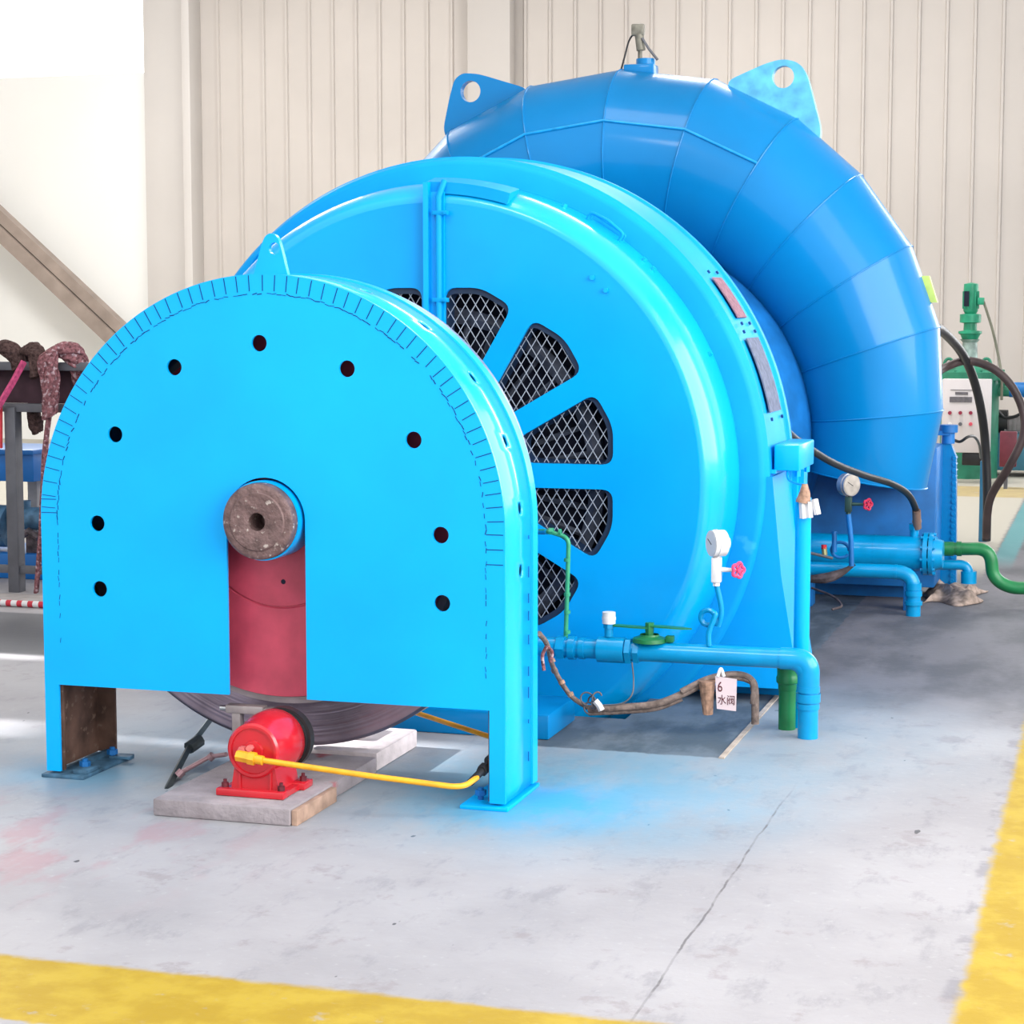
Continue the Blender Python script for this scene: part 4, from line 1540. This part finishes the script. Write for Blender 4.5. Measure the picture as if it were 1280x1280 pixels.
# thin blue post and hoses at the right
pp = G(1230, 677)
bm = NB()
box(bm, (pp.x - .035, pp.y - .02, 0), (pp.x + .02, pp.y + .02, P(1226, 576, pp.y).z), bev=.004)
tag(obj('conduit_post', bm, mat('steel_blue_paint', (.035, .16, .27), .5, .1, .4, .08, 10)), 'thin steel-blue post on the floor right of the turbine', 'post')
Yh = pp.y - .15
bm = NB()
tube(bm, smoothpath([P(1165, 408, 11.2), P(1178, 414, 11.8), P(1200, 438, 12.6), P(1215, 468, 12.9), P(1226, 510, 13.0), P(1232, 560, 13.1), P(1234, 620, 13.1), P(1233, 676, 13.12)]), .028, 14)
tag(obj('rubber_hose', bm, black), 'black hose dropping from behind the turbine down along the blue post', 'hose')
bm = NB()
tube(bm, smoothpath([P(1168, 470, 12.4), P(1180, 460, 12.7), P(1208, 451, 12.8), P(1240, 460, 12.8), P(1264, 482, 12.8), P(1279, 515, 12.8), P(1279, 545, 12.8), P(1262, 582, 12.8), P(1240, 618, 12.9), P(1234, 645, 12.95), P(1233, 672, 13.0)]), .026, 14)
tag(obj('rubber_hose', bm, mat('brown_black_hose', (.055, .035, .035), .5, 0, .4, .2, 6)), 'dark hose arching over the control box and back down to the floor', 'hose')

# ------------------------------------------------------------------ green filter unit
YF = 18.3
fu = thing('water_filter', 'green filter unit with motor on top, behind the white control box', 'filter machine', P(1210, 600, YF))


def X_(u, Y=YF):
    return P(u, 500, Y).x


def Z_(v, Y=YF):
    return P(1210, v, Y).z


fx = P(1212, 480, YF).x
bm = NB()
lathe(bm, [(0, .20), (0, .26), (Z_(475), .26), (Z_(473), .26)], (fx - .02, YF + .35), 'Z', 40)
obj('tank', bm, teal_g, fu)
bm = NB()
lathe(bm, [(Z_(476), .0), (Z_(476), .31), (Z_(466), .31), (Z_(464), .29), (Z_(455), .18), (Z_(453), .0)], (fx - .02, YF + .35), 'Z', 48)
for k in range(16):
    a = 2 * pi * k / 16
    cyl(bm, (fx - .02 + .29 * cos(a), YF + .35 + .29 * sin(a), Z_(480)), (fx - .02 + .29 * cos(a), YF + .35 + .29 * sin(a), Z_(463)), .015, 6)
obj('lid', bm, teal_g, fu)
for u in (1186, 1233):
    bm = NB()
    c = P(u, 456, YF + .1)
    tube(bm, [c + Vector((cos(pi * k / 10) * .04, 0, sin(pi * k / 10) * .055)) for k in range(11)], .014, 8)
    obj('lifting_eye', bm, teal_g, fu)
bm = NB()
c = Vector((P(1213, 400, YF + .35).x, YF + .35, 0))
Z2 = lambda v: P(1213, v, YF + .35).z
cc = (c.x, c.y)
lathe(bm, [(Z2(456), .075), (Z2(428), .065), (Z2(424), .09)], cc, 'Z', 24)
obj('stem', bm, mat('grey_green_casting', (.28, .36, .33), .5, .1, .4, .2, 14), fu)
bm = NB()
lathe(bm, [(Z2(424), .0), (Z2(424), .07), (Z2(418), .09), (Z2(417), .105), (Z2(414), .105), (Z2(413), .06), (Z2(404), .058), (Z2(403), .095), (Z2(393), .095), (Z2(392), .05), (Z2(390), .06), (Z2(388), .066), (Z2(360), .066), (Z2(355), .064), (Z2(353), .0)], cc, 'Z', 28)
for k in range(14):
    a = 2 * pi * k / 14
    box(bm, (c.x + .070 * cos(a) - .004, c.y + .070 * sin(a) - .004, Z2(386)), (c.x + .070 * cos(a) + .004, c.y + .070 * sin(a) + .004, Z2(364)))
mo = obj('motor', bm, mat('mid_green_paint', (.02, .27, .15), .4, 0, .4, .1, 14), fu)
bm = NB()
box(bm, (c.x + .06, c.y - .05, Z2(381)), (c.x + .12, c.y + .03, Z2(372)), bev=.006)
obj('terminal_box', bm, MATS['mid_green_paint'], mo)
bm = NB()
box(bm, (c.x - .055, c.y - .076, Z2(383)), (c.x - .01, c.y - .071, Z2(364)))
obj('cooling_slots', bm, dark, mo)
bm = NB()
a = Vector((c.x + .115, c.y - .02, Z2(377)))
tube(bm, smoothpath([a, P(1240, 410, YF + .3), P(1247, 440, YF + .3), P(1252, 470, YF + .2), P(1252, 500, YF + .2)]), .012, 8)
obj('cable', bm, mat('grey_green_cable', (.16, .16, .12), .6, 0, .3, .1, 10), fu)
# outlet pipe with blue end
Zo = P(1250, 487, YF + .35).z
bm = NB()
cyl(bm, (fx + .1, YF + .35, Zo), (P(1262, 487, YF + .35).x, YF + .35, Zo), .062, 24)
cyl(bm, (P(1240, 487, YF + .35).x, YF + .35, Zo), (P(1245, 487, YF + .35).x, YF + .35, Zo), .085, 24)
obj('outlet', bm, teal_g, fu)
bm = NB()
cyl(bm, (P(1262, 487, YF + .35).x, YF + .35, Zo), (P(1300, 487, YF + .35).x, YF + .35, Zo), .068, 24)
obj('blue_pipe', bm, blue_dk, fu)

cbx = thing('control_box', 'white control box with a display and six buttons before the green filter', 'control box', P(1208, 575, 17.9))
YC = 17.9
x0c, x1c = P(1177, 520, YC).x, P(1238, 520, YC).x
z0c, z1c = P(1208, 566, YC).z, P(1208, 474, YC).z
bm = NB(); box(bm, (x0c, YC, z0c), (x1c, YC + .14, z1c), bev=.008)
bxo = obj('cabinet', bm, mat('off_white_enamel', (.60, .56, .57), .4, 0, .4, .02, 4), cbx)
bm = NB(); box(bm, (P(1187, 500, YC).x, YC - .005, P(1200, 503, YC).z), (P(1215, 500, YC).x, YC + .001, P(1200, 496, YC).z))
box(bm, (P(1194, 490, YC).x, YC - .004, P(1200, 493.5, YC).z), (P(1210, 490, YC).x, YC + .001, P(1200, 490, YC).z))
box(bm, (P(1188, 490, YC).x, YC - .004, P(1200, 487.8, YC).z), (P(1215, 490, YC).x, YC + .001, P(1200, 487, YC).z))
obj('display', bm, mat('dark_display', (.13, .12, .13), .3, 0, .5, .1, 40), cbx)
for r_, v in enumerate((516, 530)):
    for k, u in enumerate((1187.5, 1200.5, 1213.5)):
        bm = NB()
        q = P(u, v, YC)
        cyl(bm, (q.x, YC - .022, q.z), (q.x, YC + .001, q.z), .016, 14)
        m_ = (mat('maroon_button', (.25, .02, .05), .4, 0, .4, .1, 20) if r_ == 0 else (white, greyst, mat('red_button', (.60, .08, .12), .4, 0, .4, .1, 20))[k])
        obj('button', bm, m_, cbx)
for xx in (x0c + .05, x1c - .05):
    bm = NB(); box(bm, (xx - .02, YC + .02, 0), (xx + .02, YC + .10, z0c))
    obj('leg', bm, greyst, cbx, flat=True)
bm = NB()
box(bm, (x0c + .18, YC + .03, P(1208, 582, YC).z), (x0c + .36, YC + .12, z0c - .002), bev=.01)
obj('cable_gland', bm, black, cbx)
bm = NB()
tube(bm, smoothpath([P(1190, 549, 11.0), P(1200, 552, 11.0), P(1210, 546, 11.0), P(1218, 546, 11.2), P(1224, 556, 11.8), P(1226, 572, 12.6)]), .008, 8)
tag(obj('cable', bm, black), 'short black cable looping from the turbine vent plug to the blue post', 'cable')

# blue tank set with dark motor, far right
YB = 19.0
bt = thing('pump_set', 'dark motor and grey pump on a teal blue tank at the far right edge', 'pump set', P(1265, 580, YB))
bm = NB(); box(bm, (P(1240, 560, YB).x, YB - .25, .06), (P(1320, 560, YB).x, YB + .3, P(1260, 540, YB).z), bev=.01)
obj('tank', bm, mat('teal_blue_tank', (.05, .19, .27), .5, 0, .4, .1, 5), bt)
bm = NB()
q = P(1246, 527, YB - .1)
cyl(bm, (q.x - .08, q.y, q.z), (q.x + .10, q.y, q.z), .11, 24)
obj('motor', bm, black, bt)
bm = NB()
q = P(1266, 528, YB - .1)
box(bm, (q.x - .08, q.y - .08, q.z - .08), (q.x + .16, q.y + .08, q.z + .06), bev=.01)
for k in range(5):
    box(bm, (q.x - .07 + k * .04, q.y - .088, q.z - .07), (q.x - .05 + k * .04, q.y - .079, q.z + .05))
obj('gearbox', bm, mat('dusty_grey_casting', (.27, .25, .25), .6, .1, .3, .1, 14), bt)
bm = NB()
tube(bm, smoothpath([P(1240, 525, YB - .2), P(1246, 514, YB - .2), P(1256, 522, YB - .2), P(1270, 520, YB - .2), P(1284, 512, YB - .2)]), .014, 8)
tube(bm, smoothpath([P(1244, 540, YB - .3), P(1237, 555, YB - .35), P(1236, 562, YB - .35), P(1245, 556, YB - .3)]), .008, 8)
obj('cable', bm, black, bt)
bm = NB()
q = P(1268, 560, 17.5)
box(bm, (q.x - .12, 17.45, q.z - .16), (q.x + .02, 17.55, q.z + .14), bev=.008)
rb = obj('maroon_box', bm, mat('maroon_paint', (.13, .02, .035), .5, 0, .4, .1, 10))
tag(rb, 'small maroon box behind the dark hose at the right edge', 'box')
bm = NB()
box(bm, (q.x - .08, 17.46, 0), (q.x - .05, 17.54, q.z - .15))
bmesh.ops.translate(bm, verts=bm.verts, vec=-rb.location)
_st = bpy.data.meshes.new('stand'); bm.to_mesh(_st); bm.free(); _st.materials.append(greyst)
_so = bpy.data.objects.new('stand', _st); COL.objects.link(_so); _so.parent = rb

# ------------------------------------------------------------------ left background: rack, ropes, machine
YR = 9.45
RX0 = P(-30, 500, YR).x
rack = thing('storage_rack', 'grey steel rack with ropes slung over it at the left edge', 'rack', P(20, 735, YR))
zt_ = P(30, 457, YR).z
zm = P(30, 509, YR).z
zb = P(30, 712, YR).z
xr = P(150, 500, YR).x
bm = NB(); box(bm, (RX0, YR - .02, zt_ - .025), (xr, YR + .03, zt_ + .02), bev=.003); obj('rail', bm, greyst, rack)
bm = NB(); box(bm, (RX0, YR - .02, zm - .025), (xr, YR + .03, zm + .02), bev=.003); obj('rail', bm, greyst, rack)
bm = NB(); box(bm, (RX0, YR - .02, zb - .02), (xr, YR + .03, zb + .02), bev=.003); obj('rail', bm, greyst, rack)
for u in (18, 200, -60):
    xp = P(u, 600, YR).x
    bm = NB(); box(bm, (xp - .032, YR - .035, .0), (xp + .032, YR - .021, zt_ if u != 18 else zm), bev=.002)
    box(bm, (xp + .02, YR - .021, .0), (xp + .032, YR + .035, zt_ if u != 18 else zm))
    obj('post', bm, greyst, rack)
bm = NB(); box(bm, (RX0, YR + .04, zm + .02), (xr, YR + .055, zt_ - .02))
obj('back_panel', bm, mat('maroon_dark_board', (.055, .025, .035), .7, 0, .3, .2, 8), rack, flat=True)


def bundle(name, label, pts, r, m, strands=9, spread=.6, cat='rope', tw=3):
    bm = NB()
    path = smoothpath(pts, 8)
    n = len(path)
    for s_ in range(strands):
        ph = 2 * pi * s_ / strands
        k2 = random.uniform(.6, 1)
        pp_ = []
        for i, p in enumerate(path):
            t = i / (n - 1)
            an = ph + t * tw * 2
            R2 = r * spread * k2 * (.75 + .35 * sin(pi * t))
            pp_.append(p + Vector((cos(an) * R2, sin(an) * R2 * .9, sin(an + 1) * R2 * .6)))
        tube(bm, pp_, r * (.42 if strands < 20 else .24), 7)
    return tag(obj(name, bm, m, angle=60), label, cat)


zr = zt_ + .045
bundle('rope_coil', 'faded red rope hank draped over the grey rack next to the guard', [P(62, 520, YR - .09), P(64, 480, YR - .09), P(60, 447, YR - .08), P(66, 437, YR - .03), P(88, 440, YR), P(100, 458, YR + .03), P(100, 480, YR + .09)], .052, roperd, 26, .9, tw=5)
bundle('rope_tail', 'faded red rope end hanging straight down beside the guard edge', [P(63, 505, YR - .1), P(57, 560, YR - .1), P(53, 640, YR - .1), P(45, 741, YR - .1)], .020, roperd, 5, .5)
bundle('rope_coil', 'dark brown rope coil on the rack top, second from the left edge', [P(36, 470, YR + .09), P(30, 440, YR + .05), P(38, 436, YR), P(46, 445, YR - .06), P(46, 470, YR - .08)], .045, ropedk, 10, .7)
bundle('rope_coil', 'dark brown rope coil on the rack top at the left picture edge', [P(-12, 470, YR), P(-8, 437, YR), P(6, 434, YR), P(20, 445, YR), P(24, 460, YR)], .045, ropedk, 10, .7)
bundle('rope_tail', 'short frayed dark rope end hanging under the middle rail', [P(42, 500, YR + .07), P(43, 520, YR + .07), P(47, 540, YR + .07)], .04, ropedk, 8, .7)
bm = NB()
tube(bm, [P(30, 452, YR - .07), P(16, 478, YR - .08), P(-6, 515, YR - .08)], .018, 4)
tag(obj('pink_strap', bm, pinkst), 'bright pink lashing strap slanting across the rack rails', 'strap')
bm = NB()
tube(bm, [P(1, 508, YR - .05), P(1, 560, YR - .05)], .010, 8)
tag(obj('red_cord', bm, mat('red_cord', (.6, .05, .06), .6, 0, .3, .1, 20)), 'thin red cord hanging below the rack rail at the left edge', 'cord')

bmn = thing('blue_workbench', 'blue steel workbench machine behind the grey rack', 'machine', P(20, 735, 9.9))
YL = 9.9
bm = NB(); box(bm, (P(-60, 700, YL).x, YL, .0), (P(75, 700, YL).x, YL + .5, P(20, 692, YL).z), bev=.01)
obj('base', bm, mat('mid_blue_paint', (.006, .13, .42), .4, 0, .4, .08, 5), bmn)
bm = NB(); box(bm, (P(-60, 600, YL).x, YL, P(20, 602, YL).z), (P(42, 600, YL).x, YL + .5, P(20, 566, YL).z), bev=.006)
box(bm, (P(-60, 600, YL).x, YL - .02, P(20, 568, YL).z), (P(44, 600, YL).x, YL + .5, P(20, 562, YL).z), bev=.004)
obj('drawer_box', bm, MATS['mid_blue_paint'], bmn)
bm = NB()
q = P(42, 648, YL + .1)
cyl(bm, q - Vector((.12, 0, 0)), q + Vector((.1, 0, 0)), .065, 20)
cyl(bm, q + Vector((-.06, 0, .03)), q + Vector((-.06, 0, .10)), .04, 16)
q = P(4, 655, YL + .1)
lathe(bm, [(q.x - .1, .0), (q.x - .1, .12), (q.x + .05, .12), (q.x + .05, .0)], (YL + .1, P(4, 660, YL).z), 'X', 28)
obj('vice', bm, mat('dusty_blue_casting', (.07, .16, .26), .5, .1, .4, .2, 20), bmn)
bm = NB()
q = P(36, 668, YL)
tube(bm, [P(24, 672, YL), P(36, 664, YL), P(48, 672, YL)], .022, 8)
box(bm, (P(26, 692, YL).x, YL + .05, P(26, 693, YL).z), (P(46, 692, YL).x, YL + .25, P(26, 668, YL).z), bev=.01)
obj('clamp', bm, mat('grimy_metal', (.10, .08, .09), .5, .4, .4, .3, 30), bmn)
for u in (-40, 40):
    bm = NB()
    xx = P(u, 600, YL + .3).x
    box(bm, (xx - .03, YL + .3, P(20, 692, YL).z - .01), (xx + .03, YL + .36, P(20, 602, YL).z + .01))
    obj('column', bm, mat('cream_post', (.45, .42, .40), .6, 0, .3, .1, 10), bmn, flat=True)

# red and white barrier pole on the floor
bm = NB()
pa, pb_ = P(-60, 756, 8.95), P(62, 759, 8.95)
pa.z = pb_.z = .018
cyl(bm, pa, pb_, .016, 14)
pole = tag(obj('barrier_pole', bm, white), 'red and white striped pole lying on the floor at the left edge', 'pole')
off = pole.location
bm = NB()
k = 0
L_ = (pb_ - pa).length
t = .02
while t < .98:
    a = pa.lerp(pb_, t); b_ = pa.lerp(pb_, min(1, t + .05))
    cyl(bm, a, b_, .0168, 14); t += .11
obj('red_stripe', bm, mat('red_stripe_paint', (.55, .03, .05), .5, 0, .4, .05, 10), pole)
# pale kerb strip at left
bm = NB(); box(bm, (-9, 8.98, 0), (-3.75, 9.3, .012)); struct('trim_5', bm, mat('pale_kerb', (.34, .31, .30), .8, 0, .2, .08, 9), flat=True)

# diagonal brace before the left wall
bm = NB()
A, B = P(-60, 222, 20.6), P(200, 466, 20.6)
B = B + (B - A) * ((B.z - .12) / (A.z - B.z))
d = (B - A).normalized(); nn = Vector((-d.z, 0, d.x))
if nn.z < 0:
    nn = -nn


def slab(bm, o0, w0, w1, y0, y1):
    vs = []
    for y in (y0, y1):
        for (e, w) in ((A, w0), (B, w0), (B, w1), (A, w1)):
            v = e + nn * w; vs.append(bm.verts.new((v.x, y, v.z)))
    for f in ((0, 1, 2, 3), (7, 6, 5, 4), (0, 4, 5, 1), (1, 5, 6, 2), (2, 6, 7, 3), (3, 7, 4, 0)):
        bm.faces.new([vs[i] for i in f])


slab(bm, A, .008, .13, 20.55, 20.7)
slab(bm, A, -.15, -.006, 20.5, 20.7)
slab(bm, A, -.01, .01, 20.64, 20.7)
tag(obj('diagonal_brace', bm, tan, flat=True), 'grey-tan double diagonal beam leaning against the white wall panel', 'beam')

# ------------------------------------------------------------------ light
w = bpy.data.worlds.new('world'); sc.world = w; w.use_nodes = True
bg = w.node_tree.nodes['Background']
bg.inputs['Color'].default_value = (.93, .97, 1.0, 1)
bg.inputs['Strength'].default_value = 1.0


def area(name, loc, rot, sx, sy, power, col=(1, 1, 1)):
    l = bpy.data.lights.new(name, 'AREA'); l.shape = 'RECTANGLE'; l.size = sx; l.size_y = sy; l.energy = power; l.color = col
    o = bpy.data.objects.new(name, l); COL.objects.link(o); o.location = loc; o.rotation_euler = rot
    return o


# daylight through the right-hand window band
area('window_daylight', (3.95, 4.2, 3.1), (0, radians(90), 0), 4.0, 11.5, 800, (1, .99, .97))
# added overhead fill lights without fixtures, to brighten hall and back wall
for (xx, yy, pw) in ((-3, 1.0, 170), (-3, 7.0, 60), (-9, 15.5, 420), (-2.5, 16.3, 290)):
    area('overhead_fill', (xx, yy, 6.6), (0, 0, 0), 2.0, 2.0, pw, (1, .99, .97))
sun = bpy.data.lights.new('sun', 'SUN'); sun.energy = 14; sun.angle = radians(.6)
so_ = bpy.data.objects.new('sun', sun); COL.objects.link(so_)
ELV = radians(20)
so_.rotation_euler = Vector((cos(ELV), 0, -sin(ELV))).to_track_quat('-Z', 'Y').to_euler()

vs_ = sc.view_settings
vs_.view_transform = 'Standard'
vs_.look = 'None'
vs_.gamma = 1
vs_.use_curve_mapping = False
vs_.exposure = .42
